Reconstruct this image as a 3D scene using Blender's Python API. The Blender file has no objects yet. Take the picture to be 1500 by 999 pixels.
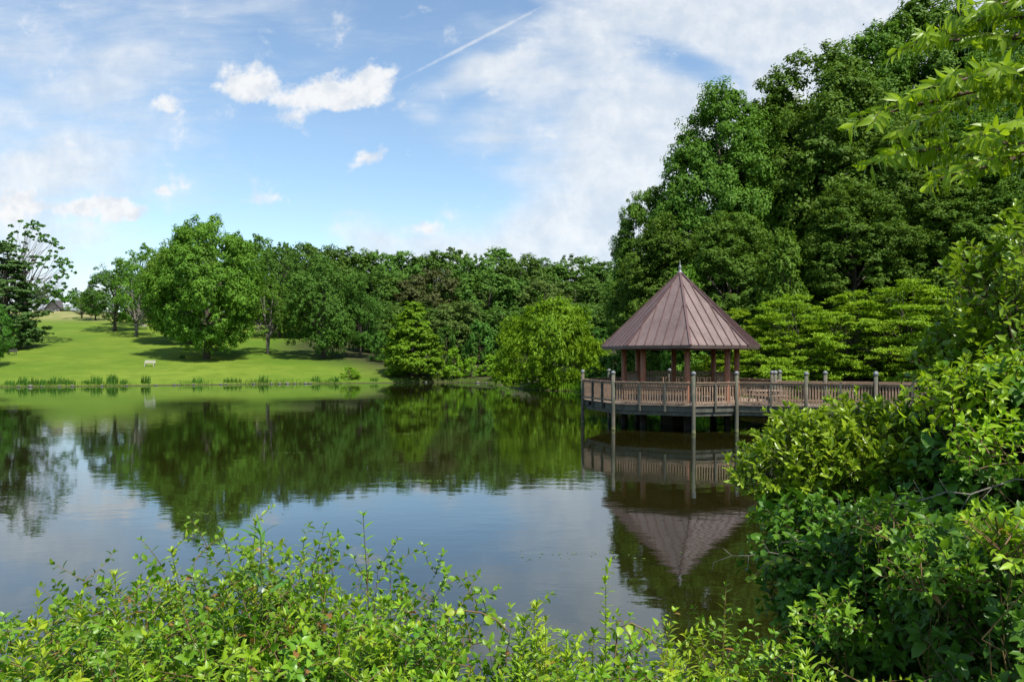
import bpy, math, random
import numpy as np
from mathutils import Vector

F = 1100.0          # focal length in pixels of a 1500 px wide frame
EYE = 3.4           # eye height above the pond
HZ = 525.0          # row of the horizon
rng = np.random.default_rng(7)
random.seed(7)
sc = bpy.context.scene
col = sc.collection
PI = math.pi

def X(px, Y): return (px - 750.0) * Y / F
def Z(py, Y): return EYE + (HZ - py) * Y / F

# ------------------------------------------------------------------ helpers
def nrm(a):
    return a / np.maximum(np.linalg.norm(a, axis=-1, keepdims=True), 1e-9)

def mesh_np(name, V, faces_list, mat, v=None, smooth=False, mats=None, midx=None):
    """faces_list: list of int arrays (n,k)"""
    me = bpy.data.meshes.new(name)
    V = np.asarray(V, dtype=np.float32)
    me.vertices.add(len(V)); me.vertices.foreach_set('co', V.ravel())
    loops = np.concatenate([f.ravel() for f in faces_list]).astype(np.int32)
    tot = np.concatenate([np.full(len(f), f.shape[1]) for f in faces_list]).astype(np.int32)
    start = np.concatenate([[0], np.cumsum(tot)[:-1]]).astype(np.int32)
    me.loops.add(len(loops)); me.loops.foreach_set('vertex_index', loops)
    me.polygons.add(len(tot)); me.polygons.foreach_set('loop_start', start)
    me.polygons.foreach_set('loop_total', tot)
    if smooth: me.polygons.foreach_set('use_smooth', np.ones(len(tot), bool))
    if v is not None:
        a = me.attributes.new('v', 'FLOAT', 'FACE')
        a.data.foreach_set('value', np.asarray(v, dtype=np.float32))
    me.update(calc_edges=True)
    for m in (mats or [mat]): me.materials.append(m)
    if midx is not None: me.polygons.foreach_set('material_index', np.asarray(midx, dtype=np.int32))
    return me

class MB:
    def __init__(s): s.v = []; s.f = []
    def add(s, vs, fs):
        b = len(s.v); s.v += [tuple(p) for p in vs]; s.f += [tuple(i + b for i in f) for f in fs]
    def box(s, c, sz, rz=0.0, rx=0.0):
        cr, sr = math.cos(rz), math.sin(rz); cx, sx = math.cos(rx), math.sin(rx); vs = []
        for z in (-.5, .5):
            for x, y in ((-.5, -.5), (.5, -.5), (.5, .5), (-.5, .5)):
                px, py, pz = x * sz[0], y * sz[1], z * sz[2]
                py, pz = py * cx - pz * sx, py * sx + pz * cx
                vs.append((c[0] + px * cr - py * sr, c[1] + px * sr + py * cr, c[2] + pz))
        s.add(vs, [(0, 3, 2, 1), (4, 5, 6, 7), (0, 1, 5, 4), (1, 2, 6, 5), (2, 3, 7, 6), (3, 0, 4, 7)])
    def bar(s, a, b, w, h, up=(0, 0, 1)):
        a = Vector(a); b = Vector(b); d = (b - a).normalized(); u = Vector(up)
        sd = d.cross(u)
        if sd.length < 1e-4: sd = d.cross(Vector((1, 0, 0)))
        sd.normalize(); u = sd.cross(d).normalized(); vs = []
        for p in (a, b):
            for i, j in ((-1, -1), (1, -1), (1, 1), (-1, 1)): vs.append(p + sd * (i * w / 2) + u * (j * h / 2))
        s.add(vs, [(0, 3, 2, 1), (4, 5, 6, 7), (0, 1, 5, 4), (1, 2, 6, 5), (2, 3, 7, 6), (3, 0, 4, 7)])
    def tube(s, pts, rad, n=7, cap=True):
        rings = []; prev = None
        for i, p in enumerate(pts):
            p = Vector(p)
            d = (Vector(pts[min(i + 1, len(pts) - 1)]) - Vector(pts[max(i - 1, 0)])).normalized()
            ref = Vector((0, 0, 1)) if abs(d.z) < .9 else Vector((1, 0, 0))
            a = d.cross(ref).normalized(); b = d.cross(a).normalized()
            rings.append([p + a * (rad[i] * math.cos(2 * PI * k / n)) + b * (rad[i] * math.sin(2 * PI * k / n)) for k in range(n)])
        vs = [q for r in rings for q in r]; fs = []
        for i in range(len(rings) - 1):
            for k in range(n):
                k2 = (k + 1) % n; fs.append((i * n + k, i * n + k2, (i + 1) * n + k2, (i + 1) * n + k))
        if cap: fs.append(tuple(range(n))[::-1]); fs.append(tuple(range((len(rings) - 1) * n, len(rings) * n)))
        s.add(vs, fs)
    def mesh(s, name, mat, smooth=False):
        me = bpy.data.meshes.new(name); me.from_pydata(s.v, [], s.f); me.update()
        me.materials.append(mat)
        if smooth: me.polygons.foreach_set('use_smooth', [True] * len(me.polygons))
        return me

def tag(o, label=None, cat=None, group=None, kind=None):
    if label: o['label'] = label
    if cat: o['category'] = cat
    if group: o['group'] = group
    if kind: o['kind'] = kind
    return o
def link(name, me, parent=None, loc=None):
    o = bpy.data.objects.new(name, me); col.objects.link(o)
    if parent is not None: o.parent = parent
    if loc is not None: o.location = loc
    return o
def empty(name, loc, rz=0.0, sc_=(1, 1, 1)):
    o = bpy.data.objects.new(name, None); col.objects.link(o); o.location = loc; o.rotation_euler = (0, 0, rz); o.scale = sc_
    o.empty_display_size = .3
    return o

# ------------------------------------------------------------------ materials
class NT:
    def __init__(s, tree): s.t = tree; s.n = tree.nodes; s.l = tree.links
    def node(s, typ, **kw):
        nd = s.n.new(typ)
        for k, v in kw.items():
            if k.startswith('i_'):
                key = k[2:]; key = int(key) if key.isdigit() else key.replace('_', ' ')
                s.set(nd.inputs[key], v)
            else: setattr(nd, k, v)
        return nd
    def set(s, inp, v):
        if isinstance(v, bpy.types.NodeSocket): s.l.new(v, inp)
        else: inp.default_value = v
    def math(s, op, a, b=0.0, c=0.0, clamp=False):
        nd = s.n.new('ShaderNodeMath'); nd.operation = op; nd.use_clamp = clamp
        s.set(nd.inputs[0], a); s.set(nd.inputs[1], b); s.set(nd.inputs[2], c); return nd.outputs[0]
    def mix(s, f, a, b, blend='MIX'):
        nd = s.n.new('ShaderNodeMix'); nd.data_type = 'RGBA'; nd.blend_type = blend
        s.set(nd.inputs[0], f); s.set(nd.inputs[6], a); s.set(nd.inputs[7], b); return nd.outputs[2]
    def rng(s, v, a, b, c=0.0, d=1.0, smooth=True):
        nd = s.n.new('ShaderNodeMapRange'); nd.interpolation_type = 'SMOOTHSTEP' if smooth else 'LINEAR'
        for i, q in enumerate((v, a, b, c, d)): s.set(nd.inputs[i], q)
        return nd.outputs[0]
    def noise(s, vec, scale, detail=4, rough=.55, dist=0.0, out='Fac'):
        nd = s.n.new('ShaderNodeTexNoise'); s.set(nd.inputs['Vector'], vec); nd.inputs['Scale'].default_value = scale
        nd.inputs['Detail'].default_value = detail; nd.inputs['Roughness'].default_value = rough; nd.inputs['Distortion'].default_value = dist
        return nd.outputs[out]

def c4(c): return (c[0], c[1], c[2], 1.0)
def new_mat(name):
    m = bpy.data.materials.new(name); m.use_nodes = True; nt = NT(m.node_tree); nt.n.clear()
    out = nt.node('ShaderNodeOutputMaterial'); return m, nt, out

def leaf_mat(name, a, b, transl=.3, rough=.6, spec=.18, odd=None, var=.25):
    m, nt, out = new_mat(name)
    a = (a[0] * 1.32, a[1] * 1.55, a[2] * .95); b = (b[0] * 1.32, b[1] * 1.50, b[2] * .9)
    at = nt.node('ShaderNodeAttribute', attribute_name='v')
    c = nt.mix(at.outputs['Fac'], c4(a), c4(b))
    oi = nt.node('ShaderNodeObjectInfo')
    hs = nt.node('ShaderNodeHueSaturation')
    nt.set(hs.inputs['Hue'], nt.math('MULTIPLY_ADD', oi.outputs['Random'], .018, .489))
    nt.set(hs.inputs['Value'], nt.math('MULTIPLY_ADD', oi.outputs['Random'], var, 1 - var / 2))
    nt.set(hs.inputs['Color'], c); c = hs.outputs[0]
    if odd is not None:
        c = nt.mix(nt.rng(at.outputs['Fac'], .985, .99), c, c4(odd))
    bs = nt.node('ShaderNodeBsdfPrincipled'); nt.set(bs.inputs['Base Color'], c)
    bs.inputs['Roughness'].default_value = rough; bs.inputs['Specular IOR Level'].default_value = spec
    tr = nt.node('ShaderNodeBsdfTranslucent')
    tc = nt.mix(1.0, c, (1.0, .95, .45, 1), 'MULTIPLY'); nt.set(tr.inputs['Color'], nt.mix(.5, c, tc))
    mx = nt.node('ShaderNodeMixShader'); mx.inputs[0].default_value = transl
    nt.l.new(bs.outputs[0], mx.inputs[1]); nt.l.new(tr.outputs[0], mx.inputs[2]); nt.l.new(mx.outputs[0], out.inputs[0])
    return m

def rough_mat(name, a, b, scale=3.0, rough=.8, stretch=(1, 1, 1), bump=.2, metal=0.0, spec=.4, detail=5, coord='Object'):
    m, nt, out = new_mat(name)
    tc = nt.node('ShaderNodeTexCoord'); mp = nt.node('ShaderNodeMapping'); nt.l.new(tc.outputs[coord], mp.inputs[0]); mp.inputs['Scale'].default_value = stretch
    n1 = nt.noise(mp.outputs[0], scale, detail, .62); n2 = nt.noise(mp.outputs[0], scale * 7, 3, .6)
    f = nt.rng(nt.math('MULTIPLY_ADD', n2, .35, nt.math('MULTIPLY', n1, .65)), .33, .67)
    bs = nt.node('ShaderNodeBsdfPrincipled'); nt.set(bs.inputs['Base Color'], nt.mix(f, c4(a), c4(b)))
    bs.inputs['Roughness'].default_value = rough; bs.inputs['Metallic'].default_value = metal; bs.inputs['Specular IOR Level'].default_value = spec
    if bump:
        bp = nt.node('ShaderNodeBump'); bp.inputs['Strength'].default_value = bump; bp.inputs['Distance'].default_value = .03
        nt.set(bp.inputs['Height'], n2); nt.l.new(bp.outputs[0], bs.inputs['Normal'])
    nt.l.new(bs.outputs[0], out.inputs[0]); return m

M = {}
M['leaf_big'] = leaf_mat('leaf_big', (.055, .110, .016), (.118, .20, .028), .34)
M['leaf_mid'] = leaf_mat('leaf_mid', (.034, .082, .016), (.072, .145, .024), .28)
M['leaf_far'] = leaf_mat('leaf_far', (.044, .088, .020), (.094, .158, .034), .3, var=.4)
M['leaf_wood'] = leaf_mat('leaf_wood', (.046, .092, .015), (.105, .168, .026), .36, var=.3)
M['leaf_olive'] = leaf_mat('leaf_olive', (.055, .085, .024), (.11, .15, .045), .25)
M['leaf_brown'] = leaf_mat('leaf_brown', (.040, .046, .020), (.080, .078, .035), .25)
M['leaf_conifer'] = leaf_mat('leaf_conifer', (.032, .062, .024), (.07, .112, .04), .2)
M['leaf_willow'] = leaf_mat('leaf_willow', (.090, .178, .012), (.185, .29, .022), .42)
M['leaf_cypress'] = leaf_mat('leaf_cypress', (.080, .155, .012), (.165, .25, .020), .42)
M['leaf_maple'] = leaf_mat('leaf_maple', (.090, .150, .012), (.215, .29, .022), .4)
M['leaf_bright'] = leaf_mat('leaf_bright', (.11, .21, .016), (.21, .33, .03), .4)
M['leaf_bush'] = leaf_mat('leaf_bush', (.10, .165, .014), (.235, .31, .028), .36, .34, .5, var=.1)
M['leaf_deep'] = leaf_mat('leaf_deep', (.036, .095, .014), (.085, .17, .020), .32, .42, .3, var=.1)
M['leaf_cherry'] = leaf_mat('leaf_cherry', (.14, .20, .012), (.28, .345, .020), .5, .38, .4, var=.1)
M['leaf_herb'] = leaf_mat('leaf_herb', (.085, .165, .010), (.26, .345, .025), .4, .42, .4, odd=(.30, .17, .04))
M['leaf_yellow'] = leaf_mat('leaf_yellow', (.12, .19, .010), (.31, .34, .028), .42, .42, .4, odd=(.35, .2, .04))
M['leaf_vine'] = leaf_mat('leaf_vine', (.055, .135, .012), (.165, .255, .024), .38, .4, .45, odd=(.28, .14, .04))
M['leaf_milk'] = leaf_mat('leaf_milk', (.045, .13, .035), (.08, .19, .05), .3, .45, .4)
M['reed'] = leaf_mat('reed', (.06, .10, .02), (.14, .19, .04), .3, .6, .2)
M['flower'] = rough_mat('flower', (.75, .74, .70), (.85, .84, .8), 20, .6, bump=0)
M['bark'] = rough_mat('bark', (.045, .035, .026), (.13, .105, .08), 2.0, .9, (3, 3, .5), .6)
M['bark_pale'] = rough_mat('bark_pale', (.12, .105, .085), (.24, .215, .18), 2.0, .9, (3, 3, .5), .5)
M['twig'] = rough_mat('twig', (.06, .04, .025), (.14, .09, .055), 14, .8, bump=.2)
M['green_stem'] = rough_mat('green_stem', (.06, .11, .02), (.13, .15, .04), 14, .6, bump=0)
M['red_stem'] = rough_mat('red_stem', (.14, .06, .03), (.18, .13, .05), 14, .6, bump=0)
M['wood_rail'] = rough_mat('wood_rail', (.19, .120, .076), (.37, .25, .165), 5, .8, (1, 1, 1), .15)
M['wood_deck'] = rough_mat('wood_deck', (.24, .165, .115), (.36, .26, .19), 4, .8, (1, 1, 1), .15)
M['wood_grey'] = rough_mat('wood_grey', (.055, .056, .042), (.13, .125, .098), 4, .85, (1, 1, .4), .3)
M['wood_red'] = rough_mat('wood_red', (.17, .060, .034), (.36, .15, .08), 3, .6, (3, 3, .3), .2)
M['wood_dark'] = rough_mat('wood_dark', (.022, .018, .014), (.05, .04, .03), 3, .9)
M['cap'] = rough_mat('cap', (.15, .16, .16), (.26, .26, .25), 6, .5, bump=.05, metal=.3)
M['roof_metal'] = rough_mat('roof_metal', (.135, .092, .080), (.205, .145, .128), 1.3, .42, (1, 1, .25), .0, .25, .5)
M['roof_seam'] = rough_mat('roof_seam', (.10, .056, .052), (.14, .082, .076), 2, .42, (1, 1, 1), .0, .25)
M['stone'] = rough_mat('stone', (.09, .085, .06), (.20, .19, .15), 4, .9, bump=.4)
M['bench_pale'] = rough_mat('bench_pale', (.42, .38, .31), (.58, .54, .46), 5, .8)
M['barn_roof'] = rough_mat('barn_roof', (.35, .38, .42), (.5, .53, .57), 3, .5)
M['barn_wall'] = rough_mat('barn_wall', (.05, .045, .045), (.10, .09, .085), 3, .8)
M['barn_trim'] = rough_mat('barn_trim', (.45, .45, .44), (.6, .6, .58), 3, .7)
M['glass'] = rough_mat('glass', (.02, .025, .03), (.03, .035, .04), 1, .08, bump=0, spec=.8)

# ------------------------------------------------------------------ pond outline and ground height
POND = np.array([(-130, 40), (-112, 76), (-85, 84), (-60.7, 89), (-46.7, 93.5), (-31.7, 99.5), (-18, 103.5), (-10, 106.5), (-3, 103),
                 (-1.2, 92), (1.5, 82), (5.5, 78), (8.0, 71), (9.2, 62), (9.6, 54), (11.5, 48.5), (16, 44.5), (23, 41.5), (29, 38), (31, 32), (28, 24),
                 (19, 15.5), (11, 11.0), (6.6, 8.8), (4.6, 7.2), (3.4, 6.2), (1.8, 5.9), (-3, 5.9), (-9, 6.2), (-18, 6.5), (-40, 9), (-90, 16)], float)
def pond_sd(px, py):
    """signed distance, positive outside"""
    P = np.stack([px, py], -1).astype(float); n = len(POND)
    best = np.full(P.shape[:-1], 1e9); inside = np.zeros(P.shape[:-1], bool)
    for i in range(n):
        a = POND[i]; b = POND[(i + 1) % n]; ab = b - a
        t = np.clip(((P - a) @ ab) / (ab @ ab), 0, 1)
        best = np.minimum(best, np.hypot(P[..., 0] - a[0] - t * ab[0], P[..., 1] - a[1] - t * ab[1]))
        cond = ((a[1] > P[..., 1]) != (b[1] > P[..., 1]))
        xi = a[0] + (P[..., 1] - a[1]) / np.where(abs(ab[1]) < 1e-9, 1e-9, ab[1]) * ab[0]
        inside ^= cond & (P[..., 0] < xi)
    return np.where(inside, -best, best)
def sstep(a, b, x):
    t = np.clip((x - a) / (b - a), 0, 1); return t * t * (3 - 2 * t)
def vnoise(x, y, s, seed=0):
    x = x / s + seed * 17.3; y = y / s + seed * 9.1
    return (np.sin(x * 1.3 + 1.7 * np.sin(y * .9)) + np.sin(y * 1.7 + 1.3 * np.sin(x * 1.1 + 2)) + np.sin((x + y) * .83 + 4)) / 3
def ground(x, y):
    x = np.asarray(x, float); y = np.asarray(y, float)
    d = pond_sd(x, y)
    dn = np.hypot(x, y)
    near = 1 - sstep(14, 34, dn)
    right = sstep(4, 16, x) * sstep(30, 42, y) * (1 - sstep(100, 150, y)) + sstep(20, 30, x) * (1 - sstep(30, 42, y))
    right = np.clip(right, 0, 1)
    dd = np.maximum(d, 0)
    lawn = .25 * np.minimum(dd, 1.5) + .122 * np.maximum(dd - .5, 0)
    lawn = np.where(lawn > 16.5, 16.5 + 4.0 * np.tanh((lawn - 16.5) / 14), lawn)
    hill = .35 * np.minimum(dd, 2) + .33 * np.maximum(dd - 3, 0)
    hill = np.where(hill > 8, 8 + 9 * np.tanh((hill - 8) / 22), hill)
    bank = .42 * np.minimum(dd, 3.4) + .10 * np.maximum(dd - 3.4, 0)
    bank = np.where(bank > 1.75, 1.75 + .3 * np.tanh(bank - 1.75), bank)
    h = lawn * (1 - right) + hill * right
    h = h * (1 - near) + bank * near
    h = h + (vnoise(x, y, 9) * .12 * (1 - near) + vnoise(x, y, 26, 2) * .35 * (1 - near)) * np.clip(dd / 12, 0, 1) + vnoise(x, y, .9, 3) * .05 * near * np.clip(dd / 1, 0, 1)
    bed = np.maximum(-.45 * np.maximum(-d, 0), -2.2)
    return np.where(d > 0, h + .02, bed)
def gh(x, y): return float(ground(np.array([x]), np.array([y]))[0])

def build_ground():
    n = 420
    t = np.linspace(-1, 1, n)
    xs = np.sinh(t * 6.2) / math.sinh(6.2) * 3000
    ys = np.sinh(t * 6.2) / math.sinh(6.2) * 3000
    # finer band over the pond surroundings
    xs = np.unique(np.concatenate([xs, np.arange(-130, 70, 1.0)])); ys = np.unique(np.concatenate([ys, np.arange(0, 220, 1.0)]))
    GX, GY = np.meshgrid(xs, ys, indexing='xy')
    H = ground(GX, GY)
    V = np.stack([GX, GY, H], -1).reshape(-1, 3)
    nx, ny = len(xs), len(ys)
    i = np.arange(ny - 1)[:, None] * nx + np.arange(nx - 1)[None, :]
    Fq = np.stack([i, i + 1, i + 1 + nx, i + nx], -1).reshape(-1, 4)
    m, nt, out = new_mat('ground')
    tc = nt.node('ShaderNodeTexCoord'); P = tc.outputs['Object']
    sep = nt.node('ShaderNodeSeparateXYZ'); nt.l.new(P, sep.inputs[0])
    big = nt.noise(P, .035, 4, .6); mid = nt.noise(P, .35, 5, .65); fine = nt.noise(P, 6.0, 4, .7)
    g = nt.mix(nt.rng(big, .38, .62), c4((.064, .142, .010)), c4((.142, .205, .022)))
    g = nt.mix(nt.math('MULTIPLY', nt.rng(mid, .40, .66), .75), g, c4((.070, .130, .010)))
    g = nt.mix(nt.math('MULTIPLY', nt.rng(fine, .3, .75), .4), g, c4((.19, .23, .032)))
    # mowing bands and the dry top of the slope
    dry = nt.math('MULTIPLY', nt.rng(sep.outputs[2], 11.0, 14.5), nt.rng(mid, .3, .6))
    g = nt.mix(dry, g, c4((.27, .24, .10)))
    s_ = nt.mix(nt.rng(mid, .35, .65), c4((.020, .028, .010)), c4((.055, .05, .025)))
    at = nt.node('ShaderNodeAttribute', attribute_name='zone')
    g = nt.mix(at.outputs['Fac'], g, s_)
    mud = nt.rng(sep.outputs[2], .02, .20, 1, 0)
    g = nt.mix(nt.math('MULTIPLY', mud, .85), g, c4((.06, .048, .028)))
    bs = nt.node('ShaderNodeBsdfPrincipled'); nt.set(bs.inputs['Base Color'], g); bs.inputs['Roughness'].default_value = .95; bs.inputs['Specular IOR Level'].default_value = .1
    bp = nt.node('ShaderNodeBump'); bp.inputs['Strength'].default_value = .5; bp.inputs['Distance'].default_value = .12; nt.set(bp.inputs['Height'], fine); nt.l.new(bp.outputs[0], bs.inputs['Normal'])
    nt.l.new(bs.outputs[0], out.inputs[0])
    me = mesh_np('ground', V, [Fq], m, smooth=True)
    gx, gy = V[:, 0], V[:, 1]
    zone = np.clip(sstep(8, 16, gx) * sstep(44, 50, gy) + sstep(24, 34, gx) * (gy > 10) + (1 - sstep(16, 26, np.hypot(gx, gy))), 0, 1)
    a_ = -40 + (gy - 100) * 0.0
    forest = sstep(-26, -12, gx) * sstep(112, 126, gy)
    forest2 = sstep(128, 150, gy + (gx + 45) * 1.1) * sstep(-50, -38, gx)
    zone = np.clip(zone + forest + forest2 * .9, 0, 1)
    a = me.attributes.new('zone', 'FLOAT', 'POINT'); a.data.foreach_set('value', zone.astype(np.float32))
    o = link('ground', me); tag(o, kind='structure'); return o
build_ground()

# water
def build_water():
    m, nt, out = new_mat('pond_water')
    tc = nt.node('ShaderNodeTexCoord'); P = tc.outputs['Object']
    def layer(sx, sy, scale, det, rot=0.0):
        mp = nt.node('ShaderNodeMapping'); nt.l.new(P, mp.inputs[0]); mp.inputs['Scale'].default_value = (sx, sy, 1); mp.inputs['Rotation'].default_value = (0, 0, rot)
        return nt.noise(mp.outputs[0], scale, det, .5)
    w1 = layer(.55, 1, 2.2, 2, .15); w2 = layer(.6, 1, 7.0, 2, -.2); w3 = layer(.7, 1, .5, 2)
    patch = nt.rng(nt.noise(P, .06, 3, .6), .42, .62, .35, 1.0)
    hgt = nt.math('ADD', nt.math('MULTIPLY', w1, .0040), nt.math('ADD', nt.math('MULTIPLY', w2, .0011), nt.math('MULTIPLY', w3, .006)))
    hgt = nt.math('MULTIPLY', hgt, patch)
    bp = nt.node('ShaderNodeBump'); bp.inputs['Strength'].default_value = 1.0; bp.inputs['Distance'].default_value = 1.0; nt.set(bp.inputs['Height'], hgt)
    murk = nt.mix(nt.rng(nt.noise(P, .15, 4, .6), .35, .65), c4((.011, .0105, .0017)), c4((.017, .0155, .003)))
    df = nt.node('ShaderNodeBsdfDiffuse'); nt.set(df.inputs[0], murk)
    gl = nt.node('ShaderNodeBsdfGlossy'); gl.inputs['Roughness'].default_value = .03; gl.inputs['Color'].default_value = (.86, .94, 1, 1)
    fr = nt.node('ShaderNodeFresnel'); fr.inputs['IOR'].default_value = 1.34
    nt.l.new(bp.outputs[0], fr.inputs['Normal']); nt.l.new(bp.outputs[0], gl.inputs['Normal'])
    mx = nt.node('ShaderNodeMixShader'); nt.set(mx.inputs[0], nt.math('POWER', fr.outputs[0], .72)); nt.l.new(df.outputs[0], mx.inputs[1]); nt.l.new(gl.outputs[0], mx.inputs[2]); nt.l.new(mx.outputs[0], out.inputs[0])
    V = [(-140, 2, 0), (45, 2, 0), (45, 115, 0), (-140, 115, 0)]
    me = mesh_np('pond_water', V, [np.array([[0, 1, 2, 3]])], m)
    tag(link('pond_water', me), kind='structure')
build_water()

# ------------------------------------------------------------------ foliage generators
def cards(P, N, L, W, T=None, curl=.15, r=rng):
    n = len(P); N = nrm(N)
    if T is None: T = r.normal(size=(n, 3))
    T = nrm(T - N * np.sum(T * N, 1, keepdims=True)); B = np.cross(N, T)
    L = np.broadcast_to(L, (n,))[:, None]; W = np.broadcast_to(W, (n,))[:, None]
    v = np.stack([P - T * L * .5 - N * L * curl, P + B * W * .5 - T * L * .06, P + T * L * .5 - N * L * curl, P - B * W * .5 - T * L * .06], 1).reshape(-1, 3)
    f = np.arange(n * 4).reshape(n, 4); return v, f

def rdir(r, n, up=0.0):
    d = r.normal(size=(n, 3)); d = nrm(d); d[:, 2] += up; return nrm(d)

PROF = {
    'round': lambda t: np.sqrt(np.clip(1 - (2 * t - .9) ** 2 / 1.21, 0, 1)) * (.75 + .25 * np.clip(t * 4, 0, 1)),
    'oval': lambda t: np.clip(np.sin(PI * np.clip(t * .86 + .12, 0, 1)), 0, 1) ** .62,
    'cone': lambda t: np.clip(1 - t, 0, 1) ** .72 * (.72 + .28 * np.clip(t * 5, 0, 1)),
    'dome': lambda t: np.sqrt(np.clip(1 - t ** 2.2, 0, 1)) * (.9 + .1 * t),
    'tall': lambda t: np.clip(np.sin(PI * np.clip(t * .8 + .16, 0, 1)), 0, 1) ** .7,
}
def make_crown(seed, R, H0, H1, nb, npf, nc, size, prof='round', rb=.22, flat=.8, mat=None, up=.35, droop=0.0, irregular=.28, shell=.5, asp=.6, spread=.33, lean=0.0, jitter=1.0):
    r = np.random.default_rng(seed)
    t = (np.arange(nb) + r.random(nb)) / nb
    w = PROF[prof](t); t = r.choice(t, nb, p=(w + .12) / (w + .12).sum()) + r.normal(size=nb) * .02
    t = np.clip(t, 0, 1)
    ang = r.random(nb) * 2 * PI
    k1, k2, k3 = r.random(3) * 2 * PI
    irr = 1 + irregular * (.5 * np.sin(ang * 2 + k1) + .5 * np.sin(ang * 3 + k2 + t * 5) + .35 * np.sin(t * 9 + k3 + ang))
    rad = PROF[prof](t) * R * irr * (shell + (1 - shell) * np.sqrt(r.random(nb)))
    bc = np.stack([rad * np.cos(ang) + lean * t * R, rad * np.sin(ang), H0 + (H1 - H0) * t * (1 - rb * .3)], 1)
    br = R * rb * r.uniform(.6, 1.3, nb)
    # puffs
    pd = rdir(r, nb * npf, up); bi = np.repeat(np.arange(nb), npf)
    pc = bc[bi] + pd * (br[bi] * r.uniform(.55, 1.1, nb * npf))[:, None] * np.array([1, 1, flat])
    pr = br[bi] * spread * r.uniform(.7, 1.4, nb * npf)
    cd = rdir(r, nb * npf * nc, .15); ci = np.repeat(np.arange(nb * npf), nc)
    cp = pc[ci] + cd * (pr[ci] * r.uniform(.35, 1.15, len(ci)) * jitter)[:, None] * np.array([1, 1, flat])
    outv = cp - np.array([0, 0, (H0 + H1) / 2]); outv = nrm(outv)
    N = nrm(cd * .7 + pd[ci] * .5 + outv * .35 + np.array([0, 0, .45]) + r.normal(size=cp.shape) * .42)
    T = None
    if droop > 0:
        T = r.normal(size=cp.shape) * (1 - droop) + np.array([0, 0, -1.0]) * droop + outv * .25
        N = nrm(outv * .8 + r.normal(size=cp.shape) * .5 + np.array([0, 0, .2]))
    if droop < 0:   # flat sprays
        N = nrm(np.array([0, 0, 1.0]) + r.normal(size=cp.shape) * .42 + outv * .25)
    s = size * r.uniform(.6, 1.35, len(cp))
    V, Fc = cards(cp, N, s, s * asp, T, r=r)
    vv = np.clip(.15 + .3 * r.random(nb)[bi][ci] + .2 * r.random(nb * npf)[ci] + .35 * r.random(len(ci)), 0, .98)
    low = V[:, 2] < .12
    V[low, 2] = .12 + r.random(low.sum()) * .1
    return mesh_np('crown', V, [Fc], mat, vv), bc, br

def make_trunk(seed, H, rt, bc, mat, nl=18, top=.8, multi=1, bend=.04, limb=.28, lean=0.0):
    r = random.Random(seed); mb = MB()
    for k in range(multi):
        a0 = r.random() * 2 * PI; sp = 0 if multi == 1 else .06 * H
        pts = []; rad = []
        n = 7
        for i in range(n + 1):
            t = i / n
            off = sp * t * 1.6
            pts.append((math.cos(a0) * off + r.uniform(-1, 1) * bend * H * t * .5 + lean * t, math.sin(a0) * off + r.uniform(-1, 1) * bend * H * t * .5, H * top * t - .25))
            rad.append(rt * (1.35 if i == 0 else 1) * (1 - .82 * t) / (multi ** .4))
        mb.tube(pts, rad, 8)
        if len(bc):
            idx = [r.randrange(len(bc)) for _ in range(nl // multi)]
            for i in idx:
                b = bc[i]; zt = max(.12 * H, min(b[2] * r.uniform(.45, .8), H * top * .95))
                ti = zt / (H * top) * n; j = min(int(ti), n - 1); fr = ti - j
                p0 = [pts[j][q] * (1 - fr) + pts[j + 1][q] * fr for q in range(3)]
                pm = [(p0[q] + b[q]) / 2 + r.uniform(-.03, .03) * H for q in range(3)]; pm[2] -= .02 * H
                r0 = rad[min(j + 1, n)] * 1.0 + .01; r0 = max(min(r0 * .75, rt * limb * 2), .03)
                mb.tube([p0, pm, tuple(b)], [r0, r0 * .6, r0 * .18], 5, False)
    return mb.mesh('trunk', mat, True)

PROTO = {}
def proto(key, seed, R, H0, H1, nb, npf, nc, size, mat, bark='bark', rt=.35, tk=None, **kw):
    cm, bc, br = make_crown(seed, R, H0, H1, nb, npf, nc, size, mat=M[mat], **kw)
    tk = tk or {}
    PROTO[key] = (cm, make_trunk(seed, H1, rt, bc, M[bark], **tk), R, H1)

# big lawn tree, 25 m
proto('big', 11, 10.0, 2.6, 23.0, 170, 14, 32, .44, 'leaf_big', rt=.55, prof='oval', rb=.22, flat=.85, irregular=.16, shell=.6, tk=dict(nl=40))
proto('lawn_a', 12, 7.0, 2.6, 16.0, 80, 12, 22, .36, 'leaf_mid', rt=.4, prof='round', rb=.22, tk=dict(nl=26))
proto('lawn_b', 13, 6.0, 3.0, 15.0, 60, 10, 20, .34, 'leaf_big', 'bark_pale', rt=.42, prof='tall', rb=.2, irregular=.4, shell=.45, tk=dict(nl=24, multi=2))
proto('lawn_c', 14, 7.5, 1.8, 16.0, 130, 12, 22, .38, 'leaf_mid', rt=.4, prof='oval', rb=.24, tk=dict(nl=26))
for i, (sd, mt, pf) in enumerate(((21, 'leaf_far', 'round'), (22, 'leaf_far', 'oval'), (23, 'leaf_far', 'oval'), (24, 'leaf_far', 'round'))):
    proto('far%d' % i, sd, 6.5, .6, 17.6, 120, 10, 17, .54, mt, rt=.35, prof=pf, rb=.27, irregular=.12, shell=.68, tk=dict(nl=6))
proto('far_olive', 25, 6.5, 1.5, 16.0, 80, 10, 17, .54, 'leaf_olive', rt=.3, prof='round', rb=.30, irregular=.15, tk=dict(nl=6))
proto('far_brown', 26, 6.5, 1.5, 16.0, 80, 10, 17, .54, 'leaf_brown', rt=.3, prof='round', rb=.30, irregular=.15, tk=dict(nl=6))
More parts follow.
